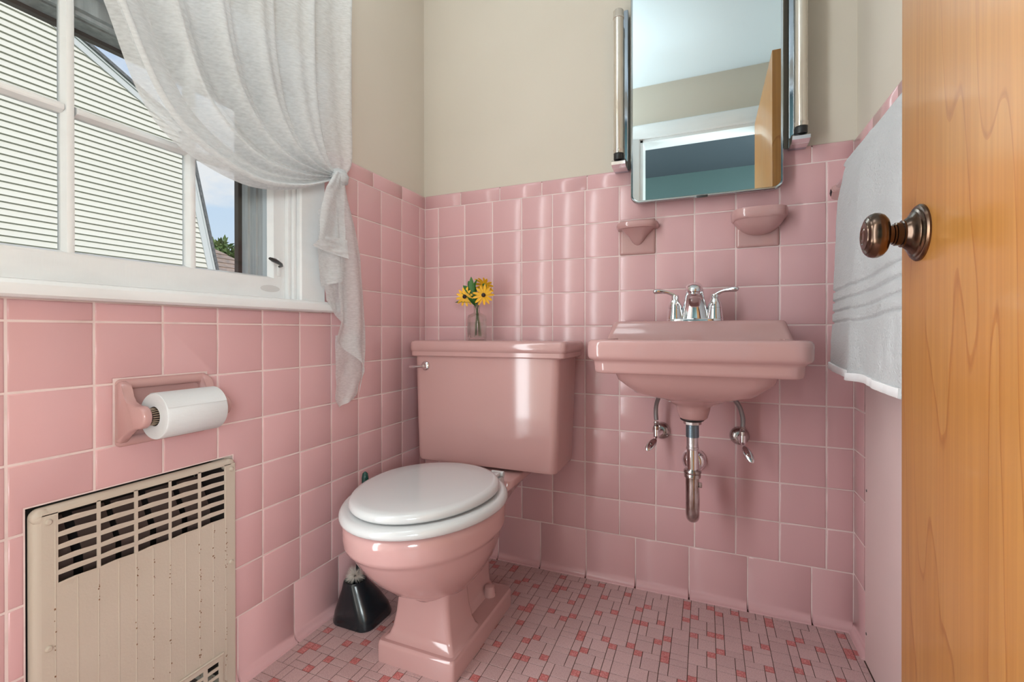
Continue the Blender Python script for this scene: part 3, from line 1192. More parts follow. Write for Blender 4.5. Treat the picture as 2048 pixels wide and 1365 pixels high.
# the doubled hem band that runs along the free edge
b = B()
grid = []
for i in range(21):
    s = 0.865 + 0.135 * i / 20
    row = []
    for j in range(NT + 1):
        t = j / NT
        p = strand(s, t)
        row.append(b.verts.new((fold(s, t) + 0.0045 + 0.002 * math.sin(PI * i / 20), p.y + 0.006 * math.sin(2 * PI * 5.2 * s) * (1 - t), p.z)))
    grid.append(row)
for i in range(20):
    for j in range(NT):
        b.faces.new((grid[i][j], grid[i + 1][j], grid[i + 1][j + 1], grid[i][j + 1]))
obj('hem_band', b, m_sheer2, cur, angle=180)
# turned-under rear edge showing behind the hem
b = B()
grid = []
for i in range(7):
    row = []
    for j in range(NT + 1):
        t = j / NT
        p = strand(1.0, t)
        off = (0.018 * math.sin(PI * min(1, t * 1.05)) ** 2) * i / 6
        row.append(b.verts.new((fold(1.0, t) - 0.016 * i / 6, p.y + 0.006 * math.sin(2 * PI * 5.2) * (1 - t) - off * 0.6, p.z - off)))
    grid.append(row)
for i in range(6):
    for j in range(NT):
        b.faces.new((grid[i][j], grid[i + 1][j], grid[i + 1][j + 1], grid[i][j + 1]))
obj('rear_edge', b, m_sheer, cur, angle=180)
# knot
b = B()
bmesh.ops.create_uvsphere(b, u_segments=24, v_segments=14, radius=1)
for v in b.verts:
    c = v.co.copy()
    k = 1 + 0.12 * math.sin(7 * math.atan2(c.z, c.y) + 3 * c.x)
    v.co = Vector((0.058 + c.x * 0.026, -0.505 + (c.y * .9 - c.z * .25) * 0.030 * k, 1.203 + (c.z * .9 + c.y * .35) * 0.026 * k))
obj('knot', b, m_sheer2, cur, angle=180)


def lerp_poly(poly, z):
    """poly sorted by falling z: [(y, z)] -> y at z"""
    for (ya, za), (yb, zb) in zip(poly, poly[1:]):
        if za >= z >= zb:
            return ya + (yb - ya) * ((za - z) / (za - zb) if za != zb else 0)
    return poly[-1][0] if z < poly[-1][1] else poly[0][0]


def flounce(bm, left, right, z0, zl, zr, x0, amp, nf, ph, nu=26, nv=40, zpow=1.0):
    """hanging panel between two edge curves; bottom runs from zl (left) to zr (right)"""
    g = []
    for i in range(nu + 1):
        u = i / nu
        row = []
        zb = zl + (zr - zl) * u ** zpow
        for j in range(nv + 1):
            v = j / nv
            z = z0 + (zb - z0) * v
            yl, yr = lerp_poly(left, z), lerp_poly(right, z)
            y = yl + (yr - yl) * u
            x = x0 + amp * (0.25 + 0.75 * v) * math.sin(2 * PI * nf * u + ph + 1.2 * v) + 0.003 * mnoise.noise(Vector((u * 4, v * 6, ph)))
            row.append(bm.verts.new((x, y, z)))
        g.append(row)
    for i in range(nu):
        for j in range(nv):
            bm.faces.new((g[i][j], g[i + 1][j], g[i + 1][j + 1], g[i][j + 1]))


b = B()
R_ = [(-0.492, 1.214), (-0.474, 1.152), (-0.446, 1.08), (-0.424, 1.0), (-0.410, 0.90), (-0.400, 0.80), (-0.399, 0.737), (-0.404, 0.68), (-0.425, 0.61), (-0.495, 0.578)]
Lm = [(-0.520, 1.214), (-0.530, 1.15), (-0.525, 1.0), (-0.520, 0.90), (-0.513, 0.82), (-0.535, 0.76), (-0.524, 0.735), (-0.500, 0.715), (-0.45, 0.675), (-0.428, 0.62)]
flounce(b, Lm, R_, 1.214, 0.765, 0.615, 0.066, 0.010, 1.6, 0.4, zpow=1.7)
flounce(b, [(-0.512, 0.78), (-0.513, 0.608), (-0.495, 0.578)], [(-0.41, 0.78), (-0.404, 0.68), (-0.425, 0.61), (-0.46, 0.585)], 0.78, 0.579, 0.600, 0.052, 0.005, 1.2, 1.4)
obj('tail', b, m_sheer, cur, angle=180)
b = B()
flounce(b, [(-0.535, 1.21), (-0.572, 1.16), (-0.592, 1.10), (-0.604, 1.03), (-0.606, 1.018)], [(-0.500, 1.21), (-0.500, 1.0)], 1.21, 1.020, 1.008, 0.078, 0.012, 0.8, 0.2)
flounce(b, [(-0.590, 1.03), (-0.628, 0.998), (-0.575, 0.975)], [(-0.5, 1.03), (-0.5, 0.99)], 1.035, 1.000, 0.985, 0.084, 0.006, 0.8, 1.0)
obj('upper_flounce', b, m_sheer2, cur, angle=180)
b = B()
flounce(b, [(-0.585, 1.10), (-0.588, 0.99), (-0.580, 0.93), (-0.574, 0.905)], [(-0.5, 1.10), (-0.5, 0.93)], 1.10, 0.905, 0.925, 0.066, 0.009, 0.9, 2.0)
flounce(b, [(-0.57, 1.0), (-0.555, 0.90), (-0.548, 0.86)], [(-0.47, 1.0), (-0.47, 0.79)], 1.0, 0.872, 0.800, 0.054, 0.006, 0.8, 0.6)
obj('lower_flounce', b, m_sheer, cur, angle=180)
# rod out of the top of the picture that carries the curtain
rod = E('curtain_rod', (0.06, -0.9, 1.83), label='white curtain rod above the window carrying the sheer curtain', cat='rod')
b = B()
tube(b, [(0.060, -1.40, 1.83), (0.060, -0.46, 1.83)], 0.007, 12)
obj('rod', b, m_white, rod)
for y in (-1.38, -0.472):
    obj('bracket', bx(-0.0045, 0.06, y - .006, y + .006, 1.824, 1.836), m_white, rod)

# ------------------------------------------------------------------ wall heater
ht = E('wall_heater', (0, -0.94, 0.0), label='cream enamelled louvred wall heater set in the pink tile under the window', cat='heater')
hx = 0.012
ys = [-1.108, -1.0755, -1.024, -1.0185, -0.9675, -0.9615, -0.9085, -0.9035, -0.8520, -0.8460, -0.7955, -0.771]
slots_y = [(-1.0755, -1.024), (-1.0185, -0.9675), (-0.9615, -0.9085), (-0.9035, -0.8520), (-0.8460, -0.7955)]
slots_z = [(0.3865 + k * 0.0203, 0.3995 + k * 0.0203) for k in range(6)]


def sheet(yr, zr, holes, x, th, rnd=0.0):
    """pressed sheet with rounded slots: grid minus slots"""
    bm = B()
    yy = sorted({yr[0], yr[1]} | {v for h in holes for v in h[:2]})
    zz = sorted({zr[0], zr[1]} | {v for h in holes for v in h[2:]})
    V = {}

    def vert(i, j):
        if (i, j) not in V:
            V[(i, j)] = bm.verts.new((x, yy[i], zz[j]))
        return V[(i, j)]
    for i in range(len(yy) - 1):
        for j in range(len(zz) - 1):
            my, mz = (yy[i] + yy[i + 1]) / 2, (zz[j] + zz[j + 1]) / 2
            if any(h[0] < my < h[1] and h[2] < mz < h[3] for h in holes):
                continue
            bm.faces.new((vert(i, j), vert(i + 1, j), vert(i + 1, j + 1), vert(i, j + 1)))
    if rnd:
        bnd = []
        for v in bm.verts:
            if len(v.link_edges) >= 2 and any(abs(v.co.y - h[a]) < 1e-6 and abs(v.co.z - h[c]) < 1e-6 for h in holes for a in (0, 1) for c in (2, 3)):
                bnd.append(v)
    r = bmesh.ops.extrude_face_region(bm, geom=list(bm.faces))
    for v in [g for g in r['geom'] if isinstance(g, bmesh.types.BMVert)]:
        v.co.x -= th
    return bm


holes = [(a, c, d, e_) for a, c in slots_y for d, e_ in slots_z]
lowh = []
for a, c in [(-1.06, -1.015), (-1.005, -0.955), (-0.945, -0.895), (-0.885, -0.845), (-0.836, -0.812)]:
    for k in range(5):
        lowh.append((a, c, 0.012 + k * 0.0165, 0.022 + k * 0.0165))
panel = sheet((-1.096, -0.771), (0.0, 0.500), holes + [(-1.075, -0.800, 0.0, 0.100)], hx, 0.0018)
po = obj('front_panel', panel, m_heat, ht, smooth=False)
# rolled top lip and rolled left edge
b = B()
q = [(hx, 0.4995), (hx, 0.503), (hx - 0.001, 0.508), (hx - 0.005, 0.5115), (0.0, 0.512), (0.0, 0.4995)]
prism(b, q, -1.0955, -0.781, 'Y')
obj('top_lip', b, m_heat, ht, angle=60)
b = B()
lathe(b, [(0, 0), (0.0125, 0), (0.0125, 0.009), (0.010, 0.0118), (0, 0.012)], (0.0, -0.7835, 0.4995), (1, 0, 0), 24)
obj('corner', b, m_heat, ht, angle=60)
b = B()
lathe(b, [(0, 0), (0.0125, 0), (0.0125, 0.009), (0.010, 0.0118), (0, 0.012)], (0.0, -1.0955, 0.4995), (1, 0, 0), 24)
obj('corner', b, m_heat, ht, angle=60)
b = B()
q = [(hx, -1.0955), (hx - 0.0006, -1.100), (hx - 0.0025, -1.104), (hx - 0.006, -1.107), (0.0, -1.108), (0.0, -1.0955)]
prism(b, q, 0.0, 0.4995, 'Z')
obj('side_lip', b, m_heat, ht, angle=60)
# slats: curved blades standing behind each slot edge, and pressed V grooves on the panel
for (a, c) in slots_y:
    for (d, e_) in slots_z:
        b = B()
        m_ = (a + c) / 2
        # lower lip of the slot, rising to a kink in the middle
        pts = [(hx + .0001, a, d - .0012), (hx + .0022, m_ - .004, d + .0012), (hx + .0001, c, d - .0012)]
        vs = []
        for x, y, z in pts:
            vs.append([b.verts.new((x, y, z + 0.0016)), b.verts.new((x, y, z - 0.0016)), b.verts.new((x - .014, y, z - 0.0066)), b.verts.new((x - .014, y, z - .0036))])
        for p_, q_ in zip(vs, vs[1:]):
            for i in range(4):
                b.faces.new((p_[i], p_[(i + 1) % 4], q_[(i + 1) % 4], q_[i]))
        b.faces.new(vs[0][::-1])
        b.faces.new(vs[-1])
        obj('slat', b, m_heat, ht, smooth=False)
gv = B()
for y in (-1.079, -1.050, -1.0215, -0.9915, -0.9645, -0.936, -0.906, -0.877, -0.849, -0.8205, -0.7925):
    zt = 0.384 if y not in (-1.079, -0.7925) else 0.497
    zb_l = 0.1015 if -1.075 < y < -0.80 else 0.0
    prism(gv, [(hx - .0002, y - .0012), (hx + .0006, y - .0005), (hx + .0006, y + .0005), (hx - .0002, y + .0012)], zb_l, zt, 'Z')
obj('pressed_rib', gv, m_heat, ht, smooth=False)
# rust flecks along the ribs
rf = B()
rnd = random.Random(4)
for y in (-1.079, -1.0215, -0.9645, -0.906, -0.849, -0.849, -0.8205, -0.7925, -0.7925, -0.936):
    for k in range(16):
        z = rnd.uniform(0.02, 0.37)
        s_ = rnd.uniform(0.0004, 0.0010)
        yy_ = y + rnd.gauss(0, 0.0012)
        box(rf, hx - .0002, hx + .0009, yy_ - s_, yy_ + s_, z - s_ * rnd.uniform(.8, 2.2), z + s_)
ro = obj('rust_flecks', rf, m_rust, ht, smooth=False)
ro['kind'] = 'stuff'
# cavity behind the slots, element plates
cav = B()
box(cav, -0.100, -0.097, -1.09, -0.79, 0.03, 0.498)
box(cav, -0.097, 0.009, -1.094, -1.091, 0.03, 0.498)
box(cav, -0.097, 0.009, -0.789, -0.786, 0.03, 0.498)
box(cav, -0.097, 0.009, -1.094, -0.786, 0.498, 0.501)
obj('cavity', cav, m_heatin, ht, smooth=False)
for y in (-1.06, -0.998, -0.94, -0.88, -0.82):
    b = B()
    prism(b, [(-0.032, 0.06), (-0.030, 0.06), (-0.034, 0.40), (-0.07, 0.47), (-0.072, 0.468), (-0.036, 0.399)], y - 0.024, y + 0.024, 'Y')
    obj('element_plate', b, m_heatfin, ht, smooth=False)
# lower grille frame
lg = obj('lower_grille', sheet((-1.072, -0.802), (0.0, 0.098), lowh, hx + 0.004, 0.002), m_heat, ht, smooth=False)
b = B()
prism(b, [(hx + .004, 0.096), (hx + .0055, 0.0995), (hx + .003, 0.1015), (hx - .004, 0.0985), (hx - .004, 0.095)], -1.073, -0.801, 'Y')
obj('grille_lip', b, m_heat, ht)
for y, z in ((-0.780, 0.489), (-1.0875, 0.288), (-0.781, 0.286), (-1.0875, 0.489)):
    b = B()
    lathe(b, [(0.0, 0.004), (0.003, 0.0038), (0.0046, 0.0022), (0.005, 0.0)], (hx, y, z), (1, 0, 0), 14)
    obj('screw_boss', b, m_heat, ht)
b = B()
lathe(b, [(0.0, 0.0032), (0.0026, 0.003), (0.0036, 0.0016), (0.0038, -0.002)], (hx - 0.004, -0.7745, 0.4905), (1, 0, 0), 14)
box(b, hx - .0012, hx - 0.0004, -0.7775, -0.7715, 0.4900, 0.4910)
obj('screw', b, m_chrome_old, ht, label='steel slotted screw')

# ------------------------------------------------------------------ toilet-paper holder and roll
tp = E('paper_holder', (0, -0.91, 0.583), label='pink ceramic toilet paper holder on the left tiled wall above the heater', cat='paper holder')


def yrr(y0, y1, z0, z1, r, x):
    return [Vector((x, p.x, p.y)) for p in rrect(y0, y1, z0, z1, r, 0, 5)]


b = B()
loft(b, [yrr(-0.993, -0.830, 0.5835, 0.7045, 0.008, 0.0), yrr(-0.993, -0.830, 0.5835, 0.7045, 0.008, 0.006), yrr(-0.991, -0.832, 0.5855, 0.7025, 0.008, 0.012), yrr(-0.987, -0.836, 0.5895, 0.6985, 0.008, 0.0155),
         yrr(-0.979, -0.844, 0.5975, 0.6900, 0.007, 0.0155), yrr(-0.976, -0.847, 0.6005, 0.6870, 0.006, 0.012), yrr(-0.975, -0.848, 0.6015, 0.6860, 0.006, 0.005)], True, True)
obj('back_plate', b, m_cpink, tp, angle=60)
for y0, y1 in ((-0.994, -0.978), (-0.848, -0.832)):
    prof2 = [(0.002, 0.590), (0.002, 0.698), (0.014, 0.702), (0.021, 0.699), (0.026, 0.690), (0.030, 0.678), (0.038, 0.668), (0.052, 0.663), (0.064, 0.661)]
    for k in range(9):
        a = PI / 2 - PI * k / 8
        prof2.append((0.068 + 0.020 * math.cos(a), 0.641 + 0.020 * math.sin(a)))
    prof2 += [(0.060, 0.620), (0.044, 0.614), (0.028, 0.604), (0.016, 0.592)]
    b = B()
    e_ = 0.004
    cx_ = sum(p[0] for p in prof2) / len(prof2)
    cz_ = sum(p[1] for p in prof2) / len(prof2)
    rings = []
    for y, k in ((y0, 0.90), (y0 + e_ * .4, .96), (y0 + e_, 1.0), (y1 - e_, 1.0), (y1 - e_ * .4, .96), (y1, 0.90)):
        rings.append([Vector((cx_ + (x - cx_) * k, y, cz_ + (z - cz_) * k)) for x, z in prof2])
    loft(b, rings)
    obj('arm', b, m_cpink, tp, angle=60)
b = B()
lathe(b, [(0.0, 0.0), (0.0115, 0.0), (0.0115, 0.006), (0.0095, 0.007), (0.0095, 0.120), (0.0115, 0.121), (0.0115, 0.128), (0, 0.128)], (0.070, -0.977, 0.640), (0, 1, 0), 20)
obj('roller', b, m_core, tp)
b = B()
hel = [(0.070 + 0.0125 * math.cos(a * .5), -0.976 + 0.0011 * a / PI, 0.640 + 0.0125 * math.sin(a * .5)) for a in range(0, 0)]
for k in range(22):
    a = 2 * PI * k / 22
    tube(b, [(0.070 + 0.0135 * math.cos(a), -0.9765, 0.640 + 0.0135 * math.sin(a)), (0.070 + 0.0150 * math.cos(a), -0.967, 0.640 + 0.0150 * math.sin(a))], 0.0009, 6)
obj('roller_spring', b, m_spring, tp)
ro = E('toilet_roll', (0.07, -0.912, 0.598), label='white toilet paper roll on the pink ceramic holder', cat='toilet paper')
b = B()
RY0, RY1 = -0.968, -0.858
ring = [(0.0405, RY0 + .0006), (0.0411, RY0 + .002), (0.0411, RY1 - .002), (0.0405, RY1 - .0006), (0.0400, RY1), (0.0175, RY1), (0.0172, RY1 - .001), (0.0172, RY0 + .001), (0.0175, RY0), (0.0400, RY0)]
seg = 48
vr = []
for k in range(seg):
    a = 2 * PI * k / seg
    vr.append([b.verts.new((0.070 + r * math.cos(a), y, 0.640 + r * math.sin(a))) for r, y in ring])
for k in range(seg):
    for i in range(len(ring)):
        b.faces.new((vr[k][i], vr[(k + 1) % seg][i], vr[(k + 1) % seg][(i + 1) % len(ring)], vr[k][(i + 1) % len(ring)]))
obj('paper', b, m_tissue, ro)
b = B()
# loose outer sheet with its free edge on the front
pts = []
for k in range(15):
    a = math.radians(110 - 6.2 * k)
    pts.append((0.070 + 0.0418 * math.cos(a), 0.640 + 0.0418 * math.sin(a)))
outl = pts + [(0.070 + (x - 0.070) * 0.988, 0.640 + (z - 0.640) * 0.988) for x, z in reversed(pts)]
prism(b, outl, RY0 + .0012, RY1 - .0012, 'Y')
obj('loose_sheet', b, m_tissue, ro, angle=30)
b = B()
lathe(b, [(0.0172, 0), (0.0172, 0.108), (0.0160, 0.108), (0.0160, 0)], (0.070, RY0 + .001, 0.640), (0, 1, 0), 28, cap=False)
obj('core', b, m_core, ro)

# ------------------------------------------------------------------ toilet
to = E('toilet', (0.347, -0.36, 0), label='pink two-piece toilet with white seat against the back wall', cat='toilet')
TX = 0.345


def egg(cy, b_, af, ab, z, n=56, cx=TX, p=2.0):
    pts = []
    for k in range(n):
        a = 2 * PI * k / n
        c, s = math.cos(a), math.sin(a)
        e2 = 2 / p
        x = b_ * math.copysign(abs(c) ** e2, c)
        y = (ab if s > 0 else af) * math.copysign(abs(s) ** e2, s)
        pts.append(Vector((cx + x, cy + y, z)))
    return pts


# bowl: rim band, belly, pedestal, plinth, tank shelf in one china casting
b = B()
loft(b, [egg(-0.50, .155, .205, .185, .372), egg(-0.50, .172, .226, .20, .372), egg(-0.50, .178, .233, .205, .366), egg(-0.50, .1795, .2345, .206, .352), egg(-0.50, .179, .233, .205, .325),
         egg(-0.50, .1765, .230, .204, .317), egg(-0.50, .170, .222, .202, .311), egg(-0.50, .166, .216, .20, .302), egg(-0.49, .155, .205, .21, .27), egg(-0.48, .138, .185, .21, .235), egg(-0.47, .115, .155, .20, .20),
         egg(-0.46, .092, .120, .19, .172), egg(-0.46, .075, .095, .18, .155), egg(-0.46, .065, .08, .17, .14)])
# column
def rr3(hx_, yf, yb, r, z, xo=TX + .002):
    return rrect2(xo - hx_, xo + hx_, yf, yb, r, r * .8, z, 5)


loft(b, [rr3(.105, -.579, -.236, .012, 0.0), rr3(.105, -.579, -.236, .012, .040), rr3(.1035, -.577, -.237, .012, .047), rr3(.099, -.572, -.240, .012, .0505),
         rr3(.102, -.575, -.238, .012, .0503)], True, True)
loft(b, [rr3(.096, -.567, -.425, .012, .0500), rr3(.088, -.557, -.428, .012, .056), rr3(.0815, -.552, -.432, .014, .075), rr3(.075, -.549, -.435, .016, .110), rr3(.0705, -.548, -.435, .018, .150), rr3(.072, -.552, -.43, .02, .185), rr3(.080, -.565, -.42, .03, .23)])
loft(b, [rrect2(.286, .408, -.47, -.238, .03, .05, .0498), rrect2(.294, .400, -.47, -.240, .03, .045, .056), rrect2(.300, .394, -.47, -.242, .03, .045, .070), rrect2(.302, .392, -.47, -.243, .03, .045, .10), rrect2(.301, .393, -.47, -.243, .03, .045, .18), rrect2(.294, .400, -.46, -.235, .03, .05, .225), rrect2(.280, .414, -.44, -.205, .03, .05, .265), rrect2(.266, .428, -.38, -.150, .03, .045, .30), rrect2(.250, .443, -.31, -.09, .02, .03, .328),
         rrect2(.2275, .4605, -.270, -.03, .02, .025, .342), rrect2(.226, .462, -.266, -.03, .02, .025, .348), rrect2(.226, .462, -.266, -.03, .02, .025, .361), rrect2(.230, .458, -.262, -.034, .02, .025, .3655)])
obj('bowl', b, m_cpink, to, angle=50)
for x in (TX + .002 - .0635, TX + .002 + .0635):
    b = B()
    lathe(b, [(0.0175, 0.0), (0.0175, 0.004), (0.0155, 0.008), (0.0150, 0.019), (0.0125, 0.0255), (0.007, 0.0285), (0.0, 0.029)], (x, -.303, 0.050), 'Z', 24)
    obj('bolt_cap', b, m_cpink, to)
# tank
b = B()


def tk(x0, x1, yf, r, z):
    return rrect2(x0, x1, yf, -.016, .012, r, z, 6)


loft(b, [tk(.112, .562, -.190, .02, .372), tk(.104, .570, -.199, .022, .376), tk(.101, .573, -.2025, .024, .385), tk(.098, .578, -.2045, .024, .50), tk(.094, .586, -.2075, .024, .700), tk(.094, .586, -.2075, .024, .712)])
obj('tank', b, m_cpink, to, angle=40)
b = B()
loft(b, [tk(.088, .600, -.214, .014, .7105), tk(.0855, .604, -.2175, .016, .714), tk(.0855, .604, -.2175, .016, .7265), tk(.0845, .606, -.2195, .016, .7285), tk(.0845, .607, -.2205, .016, .7320), tk(.0835, .609, -.2220, .018, .7345), tk(.0835, .609, -.2220, .018, .752), tk(.0850, .607, -.2200, .018, .7575), tk(.0900, .602, -.2150, .018, .7605), tk(.105, .588, -.20, .018, .7618)])
obj('tank_lid', b, m_cpink, to, angle=40)
lv = B()
lathe(lv, [(0.0, 0.009), (0.009, 0.0085), (0.0135, 0.006), (0.0155, 0.002), (0.0155, 0.0)], (.140, -.2068, .680), '-Y', 24)
lathe(lv, [(0.0, 0.016), (0.006, 0.0155), (0.0075, 0.012), (0.0075, 0.006)], (.140, -.2068, .680), '-Y', 18)
fl = obj('flush_lever', lv, m_chrome, to, label='chrome flush lever')
b = B()
tube(b, [(.140, -.2205, .680), (.128, -.2230, .6785), (.115, -.2260, .6770), (.100, -.2290, .6765), (.093, -.2300, .6765)], [.0052, .0050, .0056, .0062, .0035], 12, flat=((0, 0, 1), .8))
obj('lever_arm', b, m_chrome, fl)
# rubber gasket line under the tank
obj('tank_gasket', bx(.27, .43, -.165, -.06, .3665, .374, bevel=.003), m_black, to)
# seat ring
b = B()
sc_y, sb, saf, sab = -.50, .187, .243, .203
prof3 = [(1.0, .3835), (0.996, .3885), (0.975, .3945), (0.94, .3965), (0.80, .3960), (0.70, .394), (0.68, .386), (0.68, .376), (0.75, .3735), (0.95, .3735), (0.985, .3760), (0.998, .3795)]
n = 64
vr = []
for s_, z in prof3:
    vr.append([b.verts.new(p) for p in egg(sc_y, sb * s_, saf * s_, sab * s_, z, n)])
for i in range(len(prof3)):
    a_, c_ = vr[i], vr[(i + 1) % len(prof3)]
    for k in range(n):
        b.faces.new((a_[k], a_[(k + 1) % n], c_[(k + 1) % n], c_[k]))
obj('seat', b, m_seat, to, angle=60, label='white toilet seat ring')
b = B()
lc, lb, laf, lab = -.497, .166, .226, .176
loft(b, [egg(lc, lb * .94, laf * .95, lab * .95, .3995, n), egg(lc, lb * .985, laf * .985, lab * .985, .4005, n), egg(lc, lb, laf, lab, .405, n), egg(lc, lb, laf, lab, .4105, n), egg(lc, lb * .988, laf * .99, lab * .99, .4155, n), egg(lc, lb * .96, laf * .968, lab * .968, .4190, n),
         egg(lc, lb * .90, laf * .91, lab * .91, .4213, n), egg(lc, lb * .6, laf * .6, lab * .6, .4235, n), egg(lc, lb * .2, laf * .2, lab * .2, .4245, n)])
obj('seat_lid', b, m_seat, to, angle=60, label='closed white toilet lid')
for x in (.262, .432):
    b = B()
    box(b, x - .013, x + .013, -.312, -.276, .362, .384, bevel=.003)
    tube(b, [(x - .018, -.292, .391), (x + .018, -.292, .391)], .008, 14)
    box(b, x - .011, x + .011, -.33, -.296, .388, .398, bevel=.003)
    obj('hinge', b, m_seat, to, label='white seat hinge')

# ------------------------------------------------------------------ toilet brush and holder
bh = E('brush_holder', (.085, -.445, 0), label='black plastic toilet brush holder on the floor left of the toilet', cat='brush holder')
b = B()


def bq(x0, x1, y0, y1, r, z):
    return rrect(x0, x1, y0, y1, r, z, 7)


rings = [bq(.030, .158, -.515, -.392, .030, 0.001), bq(.028, .160, -.517, -.390, .034, .006), bq(.031, .154, -.514, -.396, .034, .03), bq(.040, .138, -.508, -.410, .032, .060), bq(.047, .122, -.502, -.425, .030, .085), bq(.050, .112, -.499, -.436, .028, .102), bq(.051, .110, -.498, -.438, .028, .107), bq(.053, .108, -.496, -.440, .026, .1085), bq(.056, .105, -.493, -.443, .024, .105), bq(.060, .10, -.488, -.448, .019, .05)]
loft(b, rings)
obj('body', b, m_brush, bh, angle=50)
br = E('toilet_brush', (.092, -.452, .07), label='toilet brush with white bristles and green handle tip standing in the black holder', cat='brush')
b = B()
rnd = random.Random(11)
for k in range(520):
    a = rnd.uniform(0, 2 * PI)
    el = rnd.uniform(-0.55, 1.15)
    d = Vector((math.cos(a) * math.cos(el), math.sin(a) * math.cos(el), math.sin(el)))
    p0 = Vector((.080, -.468, .118)) + d * 0.006
    p1 = p0 + d * rnd.uniform(.020, .0255)
    q1 = d.orthogonal().normalized() * 0.00035
    q2 = d.cross(q1).normalized() * 0.00035
    v = [b.verts.new(p0 + q1), b.verts.new(p0 - q1 * .5 + q2), b.verts.new(p0 - q1 * .5 - q2)]
    t_ = b.verts.new(p1)
    for i in range(3):
        b.faces.new((v[i], v[(i + 1) % 3], t_))
bo = obj('bristles', b, m_bristle, br, smooth=False)
bo['kind'] = 'stuff'
b = B()
tube(b, [(.082, -.466, .07), (.082, -.458, .15), (.078, -.437, .25), (.075, -.421, .330), (.073, -.418, .350)], [.0055, .0055, .006, .0075, .008], 12)
obj('handle', b, m_brush, br)
b = B()
tube(b, [(.073, -.418, .348), (.0725, -.4175, .358), (.072, -.417, .372), (.0718, -.4168, .384), (.0717, -.4167, .389)], [.0085, .0095, .0095, .0075, .002], 14)
obj('handle_tip', b, m_tip, br, label='green translucent handle tip')

# ------------------------------------------------------------------ sink
sk = E('sink', (.940, -.20, .69), label='pink wall-hung ceramic sink with stepped apron', cat='sink')
b = B()
SX0, SX1, SYF = .7085, 1.1715, -.412
R2 = lambda i, z, rf=.035: rrect2(SX0 + i, SX1 - i, SYF + i, -.0055, .004, max(.012, rf), z, 8)
outer = [R2(.030, .6905, .02), R2(.020, .6915, .026), R2(.0165, .6945, .028), R2(.0150, .701, .03), R2(.0140, .714, .03), R2(.0130, .7185, .032), R2(.0080, .7225, .034), R2(.0025, .7265, .035), R2(.0003, .732, .036), R2(0, .740, .036), R2(0, .757, .036), R2(.0008, .764, .036), R2(.0035, .7685, .036), R2(.009, .7705, .034)]


def inn(k, z):   # basin opening shrinking to the drain
    x0, x1, yf, yb = .742, 1.138, -.382, -.128
    cx_, cy_ = .94, -.235
    x0, x1 = cx_ + (x0 - cx_) * k, cx_ + (x1 - cx_) * k
    yf, yb = cy_ + (yf - cy_) * k, cy_ + (yb - cy_) * k
    r = min(.05, (x1 - x0) * .3, (yb - yf) * .3) if k > .5 else min((x1 - x0), (yb - yf)) * .45
    return rrect2(x0, x1, yf, yb, r, r, z, 8)


inner = [inn(1.01, .7705), inn(1.0, .768), inn(.985, .758), inn(.95, .72), inn(.86, .672), inn(.68, .640), inn(.40, .622), inn(.15, .615)]
loft(b, outer + inner, True, True)
# belly under the apron down to the drain boss


def eb(cx_, cy_, a, b_, z, n=40):
    return [Vector((cx_ + a * math.cos(2 * PI * k / n), cy_ + b_ * math.sin(2 * PI * k / n), z)) for k in range(n)]


loft(b, [eb(.94, -.205, .185, .165, .696), eb(.94, -.203, .175, .158, .685), eb(.94, -.203, .150, .142, .664), eb(.94, -.202, .120, .118, .642), eb(.94, -.201, .088, .090, .621), eb(.94, -.20, .062, .064, .608), eb(.94, -.20, .047, .048, .602),
         eb(.94, -.20, .0415, .0415, .597), eb(.94, -.20, .0395, .0395, .588), eb(.94, -.20, .0345, .0345, .570), eb(.94, -.20, .031, .031, .5665)])
# raised faucet ledge with sloped ends
LQ = lambda x0, x1, yf, z, r=.014: rrect2(x0, x1, yf, -.0055, .004, r, z, 6)
loft(b, [LQ(.7095, 1.1705, -.170, .764), LQ(.7110, 1.1690, -.160, .772), LQ(.7150, 1.1650, -.150, .786), LQ(.7185, 1.1615, -.143, .800, .018), LQ(.7205, 1.1595, -.139, .809, .02), LQ(.7225, 1.1575, -.136, .8145, .022), LQ(.7265, 1.1535, -.132, .8175, .022), LQ(.735, 1.145, -.124, .8185, .02)])
obj('basin', b, m_cpink, sk, angle=50)
b = B()
lathe(b, [(.020, 0), (.022, .002), (.020, .004), (.010, .003), (0, .0025)], (.94, -.235, .6155), 'Z', 24)
obj('drain_ring', b, m_chrome, sk, label='chrome drain ring')

# faucet
fa = E('faucet', (.941, -.09, .8185), label='chrome two-handle faucet on the pink sink ledge', cat='faucet')
b = B()
FYC = -.082


def stad(hx_, hy, z, n=24):
    pts = []
    for k in range(n):
        a = 2 * PI * k / n
        c, s = math.cos(a), math.sin(a)
        pts.append(Vector((.941 + hx_ * math.copysign(abs(c) ** .6, c), FYC + hy * math.copysign(abs(s) ** .75, s), z)))
    return pts


loft(b, [stad(.0745, .029, .8186), stad(.0745, .029, .8225), stad(.073, .0275, .8245), stad(.060, .020, .826)])
obj('base', b, m_chrome, fa, angle=60)
b = B()
